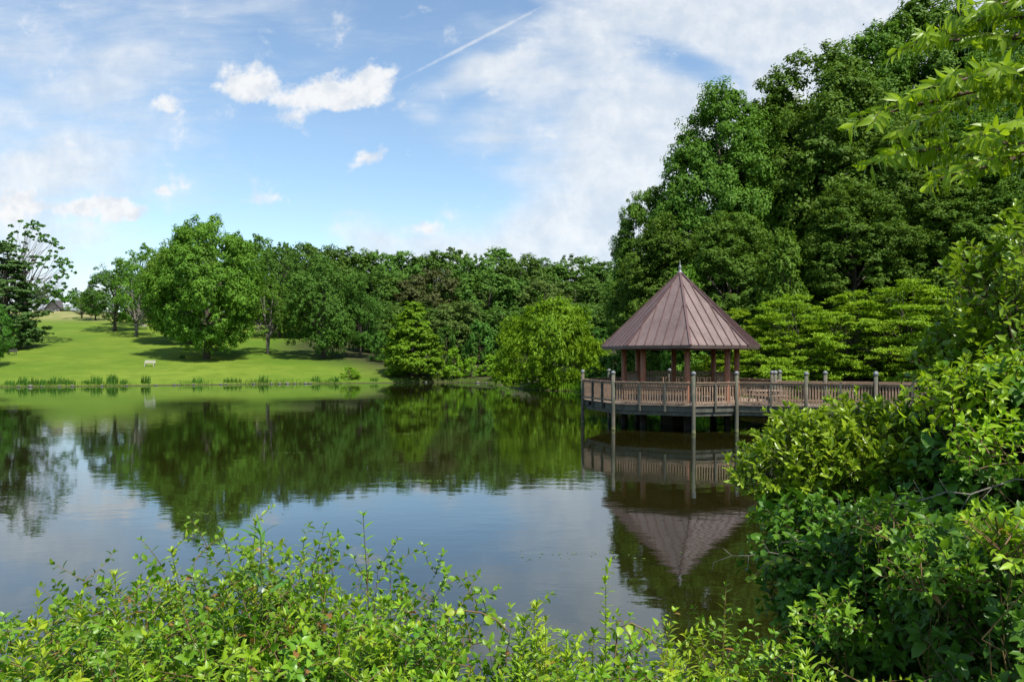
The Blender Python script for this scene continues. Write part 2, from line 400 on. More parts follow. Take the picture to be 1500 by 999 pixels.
# wood on the right, nearer
for i, (sd, pf) in enumerate(((31, 'oval'), (32, 'oval'), (33, 'round'))):
    proto('wood%d' % i, sd, 5.2, 1.0, 21.0, 230, 15, 32, .26, 'leaf_wood', rt=.38, prof=pf, rb=.27, flat=.75, irregular=.20, shell=.58, tk=dict(nl=26))
proto('wood_small', 34, 2.4, .5, 10.5, 80, 12, 28, .22, 'leaf_big', rt=.16, prof='cone', rb=.34, tk=dict(nl=20))
proto('cypress', 41, 5.2, .3, 12.0, 190, 11, 17, .38, 'leaf_cypress', rt=.3, prof='cone', rb=.19, flat=.5, irregular=.16, shell=.45, tk=dict(nl=50, top=.95))
proto('willow', 42, 6.4, .2, 9.8, 130, 13, 22, .46, 'leaf_willow', rt=.3, prof='dome', rb=.19, flat=1.1, irregular=.18, droop=.62, asp=.30, shell=.55, tk=dict(nl=24, multi=3))
proto('maple', 43, 4.6, .5, 6.4, 150, 11, 22, .20, 'leaf_maple', rt=.16, prof='dome', rb=.18, flat=.17, irregular=.3, shell=.35, droop=-1, asp=.5, spread=.45, tk=dict(nl=60, multi=3, top=.7))
proto('maple2', 44, 4.4, .4, 6.0, 150, 11, 22, .20, 'leaf_maple', rt=.16, prof='round', rb=.18, flat=.16, irregular=.4, shell=.3, droop=-1, asp=.5, spread=.45, tk=dict(nl=60, multi=3, top=.7))
proto('airy', 45, 7.0, 5.5, 17.0, 190, 6, 9, .36, 'leaf_mid', 'bark', rt=.32, prof='dome', rb=.075, flat=.6, irregular=.12, shell=.66, up=.7, tk=dict(nl=130, multi=2, limb=.10))
proto('conifer', 46, 5.6, .6, 17.5, 210, 10, 18, .42, 'leaf_conifer', rt=.4, prof='cone', rb=.19, flat=.38, irregular=.28, shell=.4, tk=dict(nl=50, top=.95))
proto('shrub', 47, 1.6, .1, 2.6, 40, 8, 14, .16, 'leaf_bright', 'twig', rt=.06, prof='dome', rb=.28, irregular=.35, tk=dict(nl=16, multi=3))
proto('shrub_tall', 48, 1.7, .1, 4.0, 44, 9, 14, .20, 'leaf_bright', 'twig', rt=.07, prof='cone', rb=.3, irregular=.3, tk=dict(nl=16, multi=2))
proto('shrub_dark', 49, 2.0, .1, 3.0, 40, 9, 14, .22, 'leaf_mid', 'twig', rt=.07, prof='dome', rb=.28, irregular=.3, tk=dict(nl=16, multi=2))

_k = [0]
def plant(name, key, px, Y, top, wpx, label, cat='tree', group=None, base=None, rz=None, x=None):
    """stand a tree at picture column px, distance Y, with the crown top at row top and a crown about wpx wide"""
    cm, tm, R, H = PROTO[key]
    xx = X(px, Y) if x is None else x
    z0 = gh(xx, Y) if base is None else base
    h = Z(top, Y) - z0; sx = wpx * Y / F / 2 / R / 1.05; sz = max(h, .5) / H
    _k[0] += 1
    if rz is None: rz = (_k[0] * 2.399) % 6.283
    e = empty(name, (xx, Y, z0 - .03), rz, (sx, sx, sz)); tag(e, label, cat, group)
    link('crown', cm, e); link('trunk', tm, e); return e

# ------------------------------------------------------------------ lawn trees (left)
plant('broadleaf_tree', 'big', 303, 119, 316, 160, 'largest tree on the lawn, huge full green crown reaching almost to the grass', rz=.6)
plant('broadleaf_tree', 'big', 278, 140, 345, 125, 'broad tree just behind and left of the largest lawn tree, dark red-brown trunk', rz=2.6)
plant('broadleaf_tree', 'lawn_b', 392, 128, 400, 74, 'narrow light tree with a forked pale bare trunk right of the largest lawn tree')
plant('broadleaf_tree', 'lawn_c', 474, 124, 374, 112, 'dense dark round tree with low boughs right of the forked pale tree')
plant('broadleaf_tree', 'lawn_a', 528, 127, 420, 62, 'smaller brighter tree leaning into the right side of the dense dark lawn tree')
plant('broadleaf_tree', 'lawn_a', 168, 158, 384, 88, 'dark spreading tree half way up the lawn, left of the tall thin tree')
plant('broadleaf_tree', 'lawn_b', 200, 148, 388, 70, 'slim tree with a stout mossy trunk beside the pale timber bench')
plant('broadleaf_tree', 'lawn_b', 208, 172, 356, 90, 'tall thin pale tree rising between the slim lawn tree and largest tree')
plant('broadleaf_tree', 'lawn_b', 120, 190, 436, 38, 'small yellowish young tree on the top of the lawn near the barn')
plant('broadleaf_tree', 'lawn_a', 140, 185, 418, 44, 'small rounded tree immediately right of the yellowish young tree')
plant('broadleaf_tree', 'lawn_a', 408, 158, 350, 84, 'tall dark tree rising behind the forked pale tree')
plant('conifer_tree', 'conifer', 10, 124, 352, 118, 'dark drooping conifer above the brown bench at the left of the lawn')
plant('airy_tree', 'airy', 42, 132, 322, 128, 'open see-through tree with bare curved branches behind the dark conifer', rz=1.0)
plant('broadleaf_tree', 'lawn_a', -14, 104, 440, 62, 'bright low-branched tree at the water edge, leftmost in view')
plant('broadleaf_tree', 'lawn_a', 70, 300, 418, 46, 'rounded green tree rising behind the left side of the barn')
for i, (px, top, w) in enumerate(((104, 428, 20), (118, 424, 16), (131, 430, 22))):
    plant('distant_tree', 'far%d' % (i % 3), px, 300, top, w, ('leftmost', 'middle', 'rightmost')[i] + ' of three faint trees on the horizon right of the barn', group='faint trees on the horizon')
plant('broadleaf_tree', 'far1', 240, 182, 398, 60, 'dark tree filling the gap behind the two largest lawn trees, left side')
plant('broadleaf_tree', 'far0', 222, 196, 408, 50, 'dark rounded tree behind the tall thin pale tree')
plant('broadleaf_tree', 'far2', 350, 172, 380, 70, 'dark tree seen over the right shoulder of the largest lawn tree')

# ------------------------------------------------------------------ wooded hillside behind the pond
ORD = ['first', 'second', 'third', 'fourth', 'fifth', 'sixth', 'seventh', 'eighth', 'ninth', 'tenth', 'eleventh', 'twelfth', 'thirteenth', 'fourteenth', 'fifteenth', 'sixteenth', 'seventeenth', 'eighteenth', 'nineteenth', 'twentieth']
sky_row = [(372, 352), (412, 362), (448, 366), (484, 364), (516, 368), (552, 374), (590, 376), (626, 378), (658, 368), (694, 380), (728, 374), (762, 378), (800, 386), (842, 376), (882, 392), (916, 398), (952, 396)]
for i, (px, top) in enumerate(sky_row):
    plant('hillside_tree', 'far%d' % (i % 4), px, 196 + (i * 37 % 11) - 5, top - 9 + (i * 13 % 5) - 2, 82 + (i * 29 % 20), ORD[i] + ' tree from the left in the skyline row of the wooded hillside', group='skyline trees of the wooded hillside')
row_b = [(430, 400), (470, 396), (512, 402), (556, 404), (596, 408), (634, 402), (676, 412), (716, 406), (757, 414), (800, 410), (842, 414), (884, 420), (925, 424)]
for i, (px, top) in enumerate(row_b):
    key = 'far_brown' if i == 5 else ('far_olive' if i in (6, 9) else 'far%d' % ((i + 1) % 4))
    plant('hillside_tree', key, px, 166 + (i * 31 % 9) - 4, top - 8 + (i * 17 % 7) - 3, 88 + (i * 23 % 18), ('brown-tinged ' if i == 5 else '') + ORD[i] + ' tree from the left in the middle row of the wooded hillside', group='middle row of the wooded hillside')
row_c = [(555, 444), (592, 440), (628, 446), (662, 436), (698, 452), (735, 446), (776, 450), (818, 452), (858, 446), (895, 452), (930, 455)]
for i, (px, top) in enumerate(row_c):
    key = 'far_olive' if i in (3,) else 'far%d' % ((i + 2) % 4)
    plant('hillside_tree', key, px, 140 + (i * 19 % 7) - 3, top + (i * 17 % 9) - 4, 76 + (i * 23 % 18), ORD[i] + ' tree from the left in the lowest row of the wooded hillside', group='lowest row of the wooded hillside')
for i, (px, top, w, ky) in enumerate(((652, 478, 44, 'shrub_dark'), (705, 470, 52, 'shrub_dark'), (742, 482, 44, 'shrub_dark'), (560, 486, 40, 'shrub_dark'), (690, 500, 40, 'shrub_dark'), (866, 480, 60, 'shrub_dark'), (905, 478, 56, 'shrub_dark'))):
    plant('understory_shrub', ky, px, 122, top, w, ORD[i] + ' of the dark shrubs along the foot of the wooded hillside', 'shrub', 'dark shrubs at the hill foot')

plant('cypress_tree', 'cypress', 604, 108.5, 436, 112, 'feathery cone-shaped tree at the water edge left of the willow')
plant('willow_tree', 'willow', 808, 81, 441, 174, 'big rounded yellow-green willow drooping over the pond')
for i, (px, top, w, ky) in enumerate(((665, 508, 40, 'shrub_tall'), (690, 522, 36, 'shrub'), (716, 518, 40, 'shrub_tall'), (648, 528, 30, 'shrub'), (735, 534, 34, 'shrub'))):
    plant('shore_shrub', ky, px, 108 if px < 725 else 104, top, w, ORD[i] + ' of the bright yellow-green shrubs between cone-shaped tree and willow', 'shrub', 'bright shrubs by the willow')
plant('shore_shrub', 'shrub', 512, 104.5, 537, 34, 'lone bright rounded shrub on the lawn shore left of the cone-shaped tree', 'shrub')
plant('shore_shrub', 'shrub', 868, 72.5, 544, 60, 'low bright shrub on the grassy bank behind the left end of the deck', 'shrub')
plant('shore_shrub', 'shrub_dark', 905, 66, 520, 90, 'dark shrub on the bank behind the deck, left of the gazebo posts', 'shrub')
plant('lawn_shrub', 'shrub_dark', 267, 119, 520, 9, 'tiny dark bush on the lawn under the largest tree', 'shrub')

# ------------------------------------------------------------------ wood on the right
wood = [  # px, Y, top, width, key, label
    (950, 66, 258, 96, 'wood0', 'leftmost tree of the right-hand wood, low leafy crown against the sky'),
    (985, 60, 300, 120, 'wood2', 'rounded tree standing directly behind the gazebo roof'),
    (1056, 62, 112, 136, 'wood1', 'tall leaning tree with a ragged crown, first high one of the right wood'),
    (1128, 66, 126, 140, 'wood0', 'dense tree between the ragged tall one and the pale-tufted tree'),
    (1205, 64, 52, 180, 'wood2', 'large pale-tufted tree in the middle of the right wood'),
    (1275, 76, 22, 160, 'wood0', 'tree on the wood skyline behind and right of the pale-tufted tree'),
    (1362, 76, -22, 180, 'wood1', 'tallest tree of the right wood, its top touching the frame'),
    (1325, 60, 160, 165, 'wood2', 'dark rounded tree in front of the tallest one'),
    (1450, 74, -30, 170, 'wood0', 'high tree behind the overhanging cherry branch'),
    (1430, 60, 150, 165, 'wood1', 'dark tree behind the tips of the overhanging cherry branch'),
    (1520, 64, 20, 170, 'wood2', 'dark tree at the extreme right of the wood'),
    (1070, 55, 296, 118, 'wood0', 'lower tree right of the gazebo roof under the ragged tall one'),
    (1250, 56, 262, 130, 'wood1', 'lower shaded tree under the pale-tufted tree'),
    (1400, 55, 280, 130, 'wood0', 'lower shaded tree above the bright layered maples'),
    (1490, 54, 250, 130, 'wood2', 'low dark tree just behind the rounded leaves at the right edge'),
]
for px, Y, top, w, key, lab in wood:
    plant('woodland_tree', key, px, Y, top, w * 1.22, lab, group='trees of the wood on the right')
plant('young_tree', 'wood_small', 1150, 50, 312, 88, 'small brighter pointed tree in front of the right wood')
plant('young_tree', 'wood_small', 1005, 53, 372, 86, 'small pointed tree half hidden behind the gazebo roof')
mp = [(1085, 47, 446, 150, 'maple2'), (1160, 46, 426, 170, 'maple'), (1245, 47, 420, 180, 'maple2'), (1325, 46, 404, 190, 'maple'), (1410, 45, 414, 180, 'maple2'), (1490, 45, 420, 170, 'maple'), (1120, 44.6, 490, 120, 'maple'), (1390, 42.5, 480, 130, 'maple2')]
for i, (px, Y, top, w, key) in enumerate(mp):
    plant('layered_maple', key, px, Y, top, w, ORD[i] + ' of the bright layered maples behind the walkway' if i < 6 else ('low layered maple just right of the gazebo, nearest its roof edge' if i == 6 else 'low layered maple near the hidden end of the walkway'), group='bright layered maples behind the walkway')

m, nt, out = new_mat('weathered_post'); M['post'] = m
tc = nt.node('ShaderNodeTexCoord'); mp_ = nt.node('ShaderNodeMapping'); nt.l.new(tc.outputs['Object'], mp_.inputs[0]); mp_.inputs['Scale'].default_value = (3, 3, .5)
sp = nt.node('ShaderNodeSeparateXYZ'); nt.l.new(tc.outputs['Object'], sp.inputs[0])
n_ = nt.noise(mp_.outputs[0], 5, 5, .65)
cc = nt.mix(nt.rng(n_, .3, .7), c4((.070, .058, .040)), c4((.165, .140, .10)))
cc = nt.mix(nt.math('MULTIPLY', nt.rng(nt.noise(tc.outputs['Object'], 1.3, 4), .42, .6), .6), cc, c4((.06, .075, .045)))
zb = nt.math('ADD', sp.outputs[2], nt.math('MULTIPLY', n_, .25))
cc = nt.mix(nt.rng(zb, .22, .34, 1, 0), cc, c4((.15, .15, .06)))
cc = nt.mix(nt.rng(zb, .12, .18, 1, 0), cc, c4((.03, .035, .015)))
bs = nt.node('ShaderNodeBsdfPrincipled'); nt.set(bs.inputs['Base Color'], cc); bs.inputs['Roughness'].default_value = .85; nt.l.new(bs.outputs[0], out.inputs[0])
# ------------------------------------------------------------------ gazebo and boardwalk
GC = Vector((8.68, 38.8, 0)); DZ = 1.28
def oct_pt(R, k, z): 
    a = math.radians(-5.8 + 45 * k); return Vector((GC.x + R * math.sin(a), GC.y - R * math.cos(a), z))
gz = empty('gazebo', (GC.x, GC.y, DZ)); tag(gz, 'octagonal open gazebo with steep brown metal roof on the pond deck', 'gazebo')
def rel(me, name, parent, origin): 
    me.transform(__import__('mathutils').Matrix.Translation(-Vector(origin))); return link(name, me, parent)
RE, ZE, ZA = 4.03, 4.02, 7.86
mb = MB()
ap = Vector((GC.x, GC.y, ZA))
vs = [oct_pt(RE, k, ZE) for k in range(8)] + [oct_pt(RE - .05, k, ZE - .16) for k in range(8)] + [ap, Vector((GC.x, GC.y, ZA - .25))] + [oct_pt(RE - .14, k, ZE - .12) for k in range(8)]
fs = []
for k in range(8):
    j = (k + 1) % 8
    fs += [(k, j, 16), (k, k + 8, j + 8, j), (k + 8, 18 + k, 18 + j, j + 8), (18 + k, 17, 18 + j)]
mb.add(vs, fs)
roof = rel(mb.mesh('roof', M['roof_metal']), 'roof', gz, (GC.x, GC.y, DZ))
mb = MB()
for k in range(8):
    a = oct_pt(RE, k, ZE); b = oct_pt(RE, (k + 1) % 8, ZE)
    e = (b - a); L = e.length; ed = e.normalized(); mid = (a + b) / 2; up = (ap - mid); upn = up.normalized()
    nn = ed.cross(upn).normalized()
    if nn.z < 0: nn = -nn
    ns = 7
    for i in range(1, ns):
        s = i / ns; p = a + e * s
        tmax = 1 - abs(2 * s - 1)
        q = p + up * (tmax * .985)
        mb.bar(p + nn * .02 - upn * .01, q + nn * .02, .035, .05, nn)
seams = rel(mb.mesh('seams', M['roof_seam']), 'standing_seams', roof, (GC.x, GC.y, DZ))
for k in range(8):
    mb = MB(); a = oct_pt(RE + .02, k, ZE + .0)
    mb.bar(a, ap + Vector((0, 0, .03)), .11, .07); 
    rel(mb.mesh('ridge_cap', M['roof_seam']), 'ridge_cap', roof, (GC.x, GC.y, DZ))
mb = MB(); mb.tube([(GC.x, GC.y, ZA + h) for h in (-.12, .02, .06, .10, .16, .24, .32, .36, .42, .62)], [.15, .12, .08, .055, .075, .085, .06, .03, .02, .005], 12)
rel(mb.mesh('finial', M['cap'], True), 'finial', roof, (GC.x, GC.y, DZ))
RP = 2.86
for k in range(8):
    p = oct_pt(RP, k, 0); mb = MB()
    mb.tube([(p.x, p.y, z) for z in (DZ, DZ + .02, DZ + 1.3, ZE + .3)], [.145, .145, .138, .135], 10)
    rel(mb.mesh('column', M['wood_red'], True), 'column', gz, (GC.x, GC.y, DZ))
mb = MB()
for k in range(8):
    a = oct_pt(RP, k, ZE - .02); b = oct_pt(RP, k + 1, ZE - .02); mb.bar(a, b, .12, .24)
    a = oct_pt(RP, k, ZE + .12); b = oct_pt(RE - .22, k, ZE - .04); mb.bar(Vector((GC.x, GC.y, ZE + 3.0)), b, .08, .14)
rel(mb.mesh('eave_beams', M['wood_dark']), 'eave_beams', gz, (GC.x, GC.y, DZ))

def rail_panel(a, b, z0, z1, gap=.125, bw=.045, name='railing_panel', parent=None, origin=(0, 0, 0), mat='wood_rail', cap=.13):
    mb = MB(); a = Vector(a); b = Vector(b); L = (b - a).length; d = (b - a).normalized(); rz = math.atan2(d.y, d.x)
    def at(s, z): return Vector((a.x + d.x * s, a.y + d.y * s, z))
    mb.bar(at(0, z1 - .02), at(L, z1 - .02), cap, .04); mb.bar(at(0, z1 - .09), at(L, z1 - .09), .04, .09)
    mb.bar(at(0, z0 + .12), at(L, z0 + .12), .04, .09)
    n = max(2, int(L / gap))
    for i in range(n):
        s = (i + .5) * L / n; p = at(s, (z0 + z1) / 2)
        j = random.uniform(-.004, .004)
        mb.box((p.x - d.y * (.042 + j), p.y + d.x * (.042 + j), (z0 + .06 + z1 - .06) / 2), (bw, .04, z1 - z0 - .10), rz)
    return rel(mb.mesh(name, M[mat]), name, parent, origin)
for k in (2, 3, 4, 5):
    a = oct_pt(RP - .02, k, 0); b = oct_pt(RP - .02, k + 1, 0); d = (b - a).normalized()
    rail_panel(a + d * .15, b - d * .15, DZ + .25, DZ + 1.42, .17, .075, 'back_screen', gz, (GC.x, GC.y, DZ), 'wood_deck')
    mb = MB(); ci = (Vector((GC.x, GC.y, 0)) - (a + b) / 2).normalized()
    mb.bar(a + d * .25 + ci * .22 + Vector((0, 0, DZ + .45)), b - d * .25 + ci * .22 + Vector((0, 0, DZ + .45)), .40, .05)
    rel(mb.mesh('seat', M['wood_rail']), 'seat', gz, (GC.x, GC.y, DZ))

bw_o = (GC.x, GC.y, 0)
bwk = empty('boardwalk', (GC.x, GC.y, 0)); tag(bwk, 'weathered timber pond deck and walkway with baluster railings on piles', 'boardwalk')
RO = 5.0
C_ = [oct_pt(RO, k, 0) for k in range(8)]      # 0 front, 7 front-left, 6 left, 5 back-left ...
def onrow(p, d, px):   # point of the line p+t*d seen at column px
    # (p.x+t dx) = s (p.y + t dy), s=(px-750)/F
    s = (px - 750) / F; t = (s * p.y - p.x) / (d.x - s * d.y); return p + d * t
P1 = onrow(C_[0], (C_[1] - C_[0]).normalized(), 1079)
wd = Vector((15.70 - P1.x, 32.35 - P1.y, 0)).normalized(); wn = Vector((-wd.y, wd.x, 0))
P2 = onrow(P1, wd, 1181); P3 = onrow(P1, wd, 1283); P4 = P3 + wd * (P3 - P2).length; P5 = P4 + wd * 3.0; P6 = P5 + wd * 3.0; P7 = P6 + wd * 3.0; P8 = P7 + wd * 3
WW = 2.5
B0 = P1 + wn * WW
far = [onrow(B0, wd, px) for px in (1135.5, 1209, 1283, 1356)]
# where the walkway's far edge meets the octagon's facet 1-2 / 2-3
def seg_hit(p, d, a, b):
    e = b - a; den = d.x * e.y - d.y * e.x; t = ((a.x - p.x) * e.y - (a.y - p.y) * e.x) / den; return p + d * t
H1 = seg_hit(B0, wd, C_[1], C_[2])
step = (far[3] - far[2]).length
farp = [H1] + far + [far[3] + wd * step * i for i in range(1, 5)]
near = [P1, P2, P3, P4, P5, P6, P7]
ring = [P1, C_[0], C_[7], C_[6], C_[5], C_[4], C_[3], C_[2], H1]
endn = near[-1]; endf = endn + wn * WW
# deck surface with plank joints
outline = near + [endf] + [H1] + [C_[2], C_[3], C_[4], C_[5], C_[6], C_[7], C_[0]]
def offs(pts, z0, z1, name, mat):
    mb = MB(); n = len(pts)
    cen = Vector((GC.x, GC.y, 0))
    vs = [Vector((p.x, p.y, z1)) for p in pts] + [Vector((p.x, p.y, z0)) for p in pts]
    fs = [tuple(range(n)), tuple(range(2 * n - 1, n - 1, -1))] + [(i, i + n, (i + 1) % n + n, (i + 1) % n) for i in range(n)]
    mb.add(vs, fs); return rel(mb.mesh(name, mat), name, bwk, bw_o)
m, nt, out = new_mat('deck_boards')
tc = nt.node('ShaderNodeTexCoord'); mpn = nt.node('ShaderNodeMapping'); nt.l.new(tc.outputs['Object'], mpn.inputs[0]); mpn.inputs['Rotation'].default_value = (0, 0, math.atan2(wd.y, wd.x) * -1)
sp = nt.node('ShaderNodeSeparateXYZ'); nt.l.new(mpn.outputs[0], sp.inputs[0])
fr = nt.math('FRACT', nt.math('MULTIPLY', sp.outputs[0], 7.0)); gapm = nt.math('LESS_THAN', fr, .06)
fl = nt.math('FLOOR', nt.math('MULTIPLY', sp.outputs[0], 7.0)); wn_ = nt.node('ShaderNodeTexWhiteNoise', noise_dimensions='1D'); nt.l.new(fl, wn_.inputs['W'])
bc_ = nt.mix(wn_.outputs['Value'], c4((.24, .17, .12)), c4((.38, .28, .21))); bc_ = nt.mix(gapm, bc_, c4((.03, .022, .016)))
bc_ = nt.mix(nt.math('MULTIPLY', nt.noise(tc.outputs['Object'], 6, 5), .4), bc_, c4((.16, .13, .10)))
bs = nt.node('ShaderNodeBsdfPrincipled'); nt.set(bs.inputs['Base Color'], bc_); bs.inputs['Roughness'].default_value = .8; nt.l.new(bs.outputs[0], out.inputs[0])
offs(outline, DZ - .045, DZ, 'deck', m)
# rim boards and lower beams
mb = MB(); mbl = MB()
edges = list(zip(near[:-1], near[1:])) + [(C_[0], P1), (C_[7], C_[0]), (C_[6], C_[7]), (C_[5], C_[6]), (C_[4], C_[5]), (C_[3], C_[4]), (C_[2], C_[3]), (H1, C_[2])] + [(endf, H1)]
for a, b in edges:
    d = (b - a).normalized(); n_ = Vector((d.y, -d.x, 0)); ins = n_ * -.10
    mb.bar(a + ins + d * .03 + Vector((0, 0, DZ - .19)), b + ins - d * .03 + Vector((0, 0, DZ - .19)), .05, .27)
    mbl.bar(a + ins * 1.9 + d * .05 + Vector((0, 0, DZ - .42)), b + ins * 1.9 - d * .05 + Vector((0, 0, DZ - .42)), .09, .17)
rel(mb.mesh('rim_board', M['wood_grey']), 'rim_board', bwk, bw_o); rel(mbl.mesh('lower_beam', M['wood_grey']), 'lower_beam', bwk, bw_o)
# joists below
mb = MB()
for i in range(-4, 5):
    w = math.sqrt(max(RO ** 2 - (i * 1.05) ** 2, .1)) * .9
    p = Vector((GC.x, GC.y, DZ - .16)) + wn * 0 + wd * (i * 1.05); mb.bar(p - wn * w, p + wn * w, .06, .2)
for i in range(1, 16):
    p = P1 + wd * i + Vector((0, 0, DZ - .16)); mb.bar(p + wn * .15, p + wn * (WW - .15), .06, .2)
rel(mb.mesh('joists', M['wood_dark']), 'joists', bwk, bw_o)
def main_post(p, zt=2.70, r=.09):
    mb = MB(); g = gh(p.x, p.y)
    mb.tube([(p.x, p.y, z) for z in (min(g, 0) - .4, .05, .12, DZ - .2, zt)], [r * 1.12, r * 1.12, r * 1.02, r, r * .95], 10)
    po = rel(mb.mesh('post', M['post'], True), 'post', bwk, bw_o)
    mb = MB(); mb.tube([(p.x, p.y, z) for z in (zt - .02, zt + .05, zt + .08, zt + .12)], [r * 1.22, r * 1.22, r * .95, r * .3], 10)
    rel(mb.mesh('post_cap', M['cap']), 'post_cap', po, bw_o)
    return po
allp = [C_[0], C_[7], C_[6], C_[5], C_[4], C_[3], C_[2]] + near
for p in allp: main_post(p)
for p in farp[0:]: main_post(p)
def bays(a, b, n):
    d = (b - a).normalized(); a2 = a + d * .11; b2 = b - d * .11; L = (b2 - a2).length
    for i in range(n):
        s0 = a2 + d * (L * i / n + (.045 if i else 0)); s1 = a2 + d * (L * (i + 1) / n - (.045 if i < n - 1 else 0))
        rail_panel(s0, s1, DZ, DZ + 1.04, .122, .05, 'railing_panel', bwk, bw_o)
        if i:
            p = a2 + d * (L * i / n); mb = MB(); mb.box((p.x, p.y, (DZ - .32 + DZ + 1.0) / 2), (.085, .11, 1.32), math.atan2(d.y, d.x))
            rel(mb.mesh('small_post', M['wood_grey']), 'small_post', bwk, bw_o)
for a, b in [(C_[0], P1)] + list(zip(near[:-1], near[1:])): bays(a, b, 2)
for a, b in [(C_[7], C_[0]), (C_[6], C_[7]), (C_[5], C_[6]), (C_[4], C_[5]), (C_[3], C_[4]), (C_[2], C_[3])]: bays(a, b, 3)
bays(C_[2], H1, 1)
for a, b in zip(farp[:-1], farp[1:]): bays(a, b, 1)
for k in range(8):   # thick dark piles under the gazebo
    p = oct_pt(RP, k, 0); mb = MB(); mb.tube([(p.x, p.y, -2.0), (p.x, p.y, DZ - .06)], [.17, .17], 9)
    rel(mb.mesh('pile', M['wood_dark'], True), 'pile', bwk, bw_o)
mb = MB(); mb.box((GC.x - .1, GC.y + .1, -.4), (1.3, 1.3, 3.2), .3); rel(mb.mesh('centre_pier', M['wood_dark']), 'pier', bwk, bw_o)
for i in range(0, 6, 1):   # piles under the walkway middle
    for s in (.9, WW - .5):
        p = P1 + wd * (1.4 + i * 2.9) + wn * s; mb = MB(); mb.tube([(p.x, p.y, -2.0), (p.x, p.y, DZ - .2)], [.11, .11], 8); rel(mb.mesh('pile', M['wood_dark'], True), 'pile', bwk, bw_o)

def bench(name, loc, rz, L, mat, label, back=True, seatz=.45, depth=.42, legs='leg', s=1.0):
    e = empty(name, loc, rz, (s, s, s)); tag(e, label, 'bench')
    mb = MB()
    for i in range(4): mb.box((0, -depth / 2 + (i + .5) * depth / 4, seatz), (L, depth / 4 - .015, .035))
    link('seat', mb.mesh('seat', mat), e)
    if back:
        mb = MB()
        for i in range(3): mb.box((0, depth / 2 + .03 + i * .02, seatz + .14 + i * .13), (L, .03, .10))
        link('backrest', mb.mesh('backrest', mat), e)
    for sx in (-1, 1):
        mb = MB(); mb.box((sx * (L / 2 - .15), -depth / 2 + .05, seatz / 2 - .01), (.07, .07, seatz - .02)); mb.box((sx * (L / 2 - .15), depth / 2, (seatz + (.45 if back else 0)) / 2 - .01), (.07, .06, seatz + (.45 if back else 0)))
        mb.box((sx * (L / 2 - .15), 0, seatz - .06), (.06, depth, .05)); link('leg', mb.mesh('leg', mat), e)
    return e
a = (C_[7] + C_[0]) / 2; dir_ = (C_[0] - C_[7]).normalized(); nn = Vector((-dir_.y, dir_.x, 0))
p = a + nn * .55; bench('deck_bench', (p.x, p.y, DZ), math.atan2(dir_.y, dir_.x) + PI, 3.0, M['wood_rail'], 'slatted bench on the deck behind the long front railing, facing the gazebo')
p = P1 + nn * 1.0 + wd * 1.1; 
# picnic table on the deck
e = empty('picnic_table', (p.x, p.y + .2, DZ), .2); tag(e, 'low timber picnic table behind the railing where the walkway leaves the deck', 'table')
mb = MB()
for i in range(5): mb.box((0, -.34 + i * .17, .62), (1.5, .155, .04))
link('tabletop', mb.mesh('tabletop', M['wood_deck']), e)
for s in (-1, 1):
    mb = MB(); mb.box((0, s * .68, .40), (1.5, .24, .04)); link('seat', mb.mesh('seat', M['wood_deck']), e)
    mb = MB(); mb.bar((s * .55, -.72, .37), (s * .55, .72, .37), .05, .08); mb.bar((s * .55, -.5, 0), (s * .55, -.2, .6), .05, .08); mb.bar((s * .55, .5, 0), (s * .55, .2, .6), .05, .08); link('leg', mb.mesh('leg', M['wood_deck']), e)

def gpos(px, Y): x = X(px, Y); return (x, Y, gh(x, Y))
bench('lawn_bench', gpos(219, 108), .1, 1.5, M['bench_pale'], 'pale bench alone on the open sunlit lawn near the water')
bench('lawn_bench', gpos(17, 117), -.2, 1.6, M['wood_grey'], 'dark brown bench in the shade of the drooping conifer')
bench('lawn_bench', gpos(207, 165), .1, 2.2, M['bench_pale'], 'pale timber bench high on the lawn behind the slim tree with stout trunk')

# barn at the top of the lawn
bx, by = X(79, 262), 262.0; bz = gh(bx, by)
bn = empty('barn', (bx, by, bz), .0); tag(bn, 'distant low barn with pale roof and dark glazed front gable', 'building')
mb = MB(); mb.box((0, 3, 1.0), (9.6, 7, 2.2)); mb.box((.8, -1.0, 1.0), (4.6, 1.6, 2.2)); link('wall', mb.mesh('wall', M['barn_wall']), bn)
mb = MB()
mb.add([(-5.2, -.9, 2.0), (5.2, -.9, 2.0), (5.2, 3, 5.0), (-5.2, 3, 5.0), (5.2, 6.9, 2.0), (-5.2, 6.9, 2.0), (-5.2, -.9, 1.85), (5.2, -.9, 1.85), (5.2, 6.9, 1.85), (-5.2, 6.9, 1.85)], [(0, 1, 2, 3), (3, 2, 4, 5), (0, 6, 7, 1), (1, 7, 8, 4, 2), (0, 3, 5, 9, 6)])
rf = link('roof', mb.mesh('roof', M['barn_roof']), bn)
mb = MB(); mb.add([(-2.1, -2.0, 2.1), (3.7, -2.0, 2.1), (.8, -2.0, 5.1), (-2.1, -1.8, 2.1), (3.7, -1.8, 2.1), (.8, -1.8, 5.1)], [(0, 1, 2), (5, 4, 3), (0, 2, 5, 3), (1, 4, 5, 2), (0, 3, 4, 1)])
link('gable', mb.mesh('gable', M['barn_wall']), bn)
mb = MB(); mb.add([(-2.5, -2.3, 1.95), (.8, -2.3, 5.35), (4.1, -2.3, 1.95), (-2.5, 3, 1.95), (.8, 3, 5.35), (4.1, 3, 1.95), (-2.5, -2.3, 1.8), (.8, -2.3, 5.2), (4.1, -2.3, 1.8)], [(0, 3, 4, 1), (1, 4, 5, 2), (0, 1, 7, 6), (1, 2, 8, 7)])
link('gable_roof', mb.mesh('gable_roof', M['barn_wall']), bn)
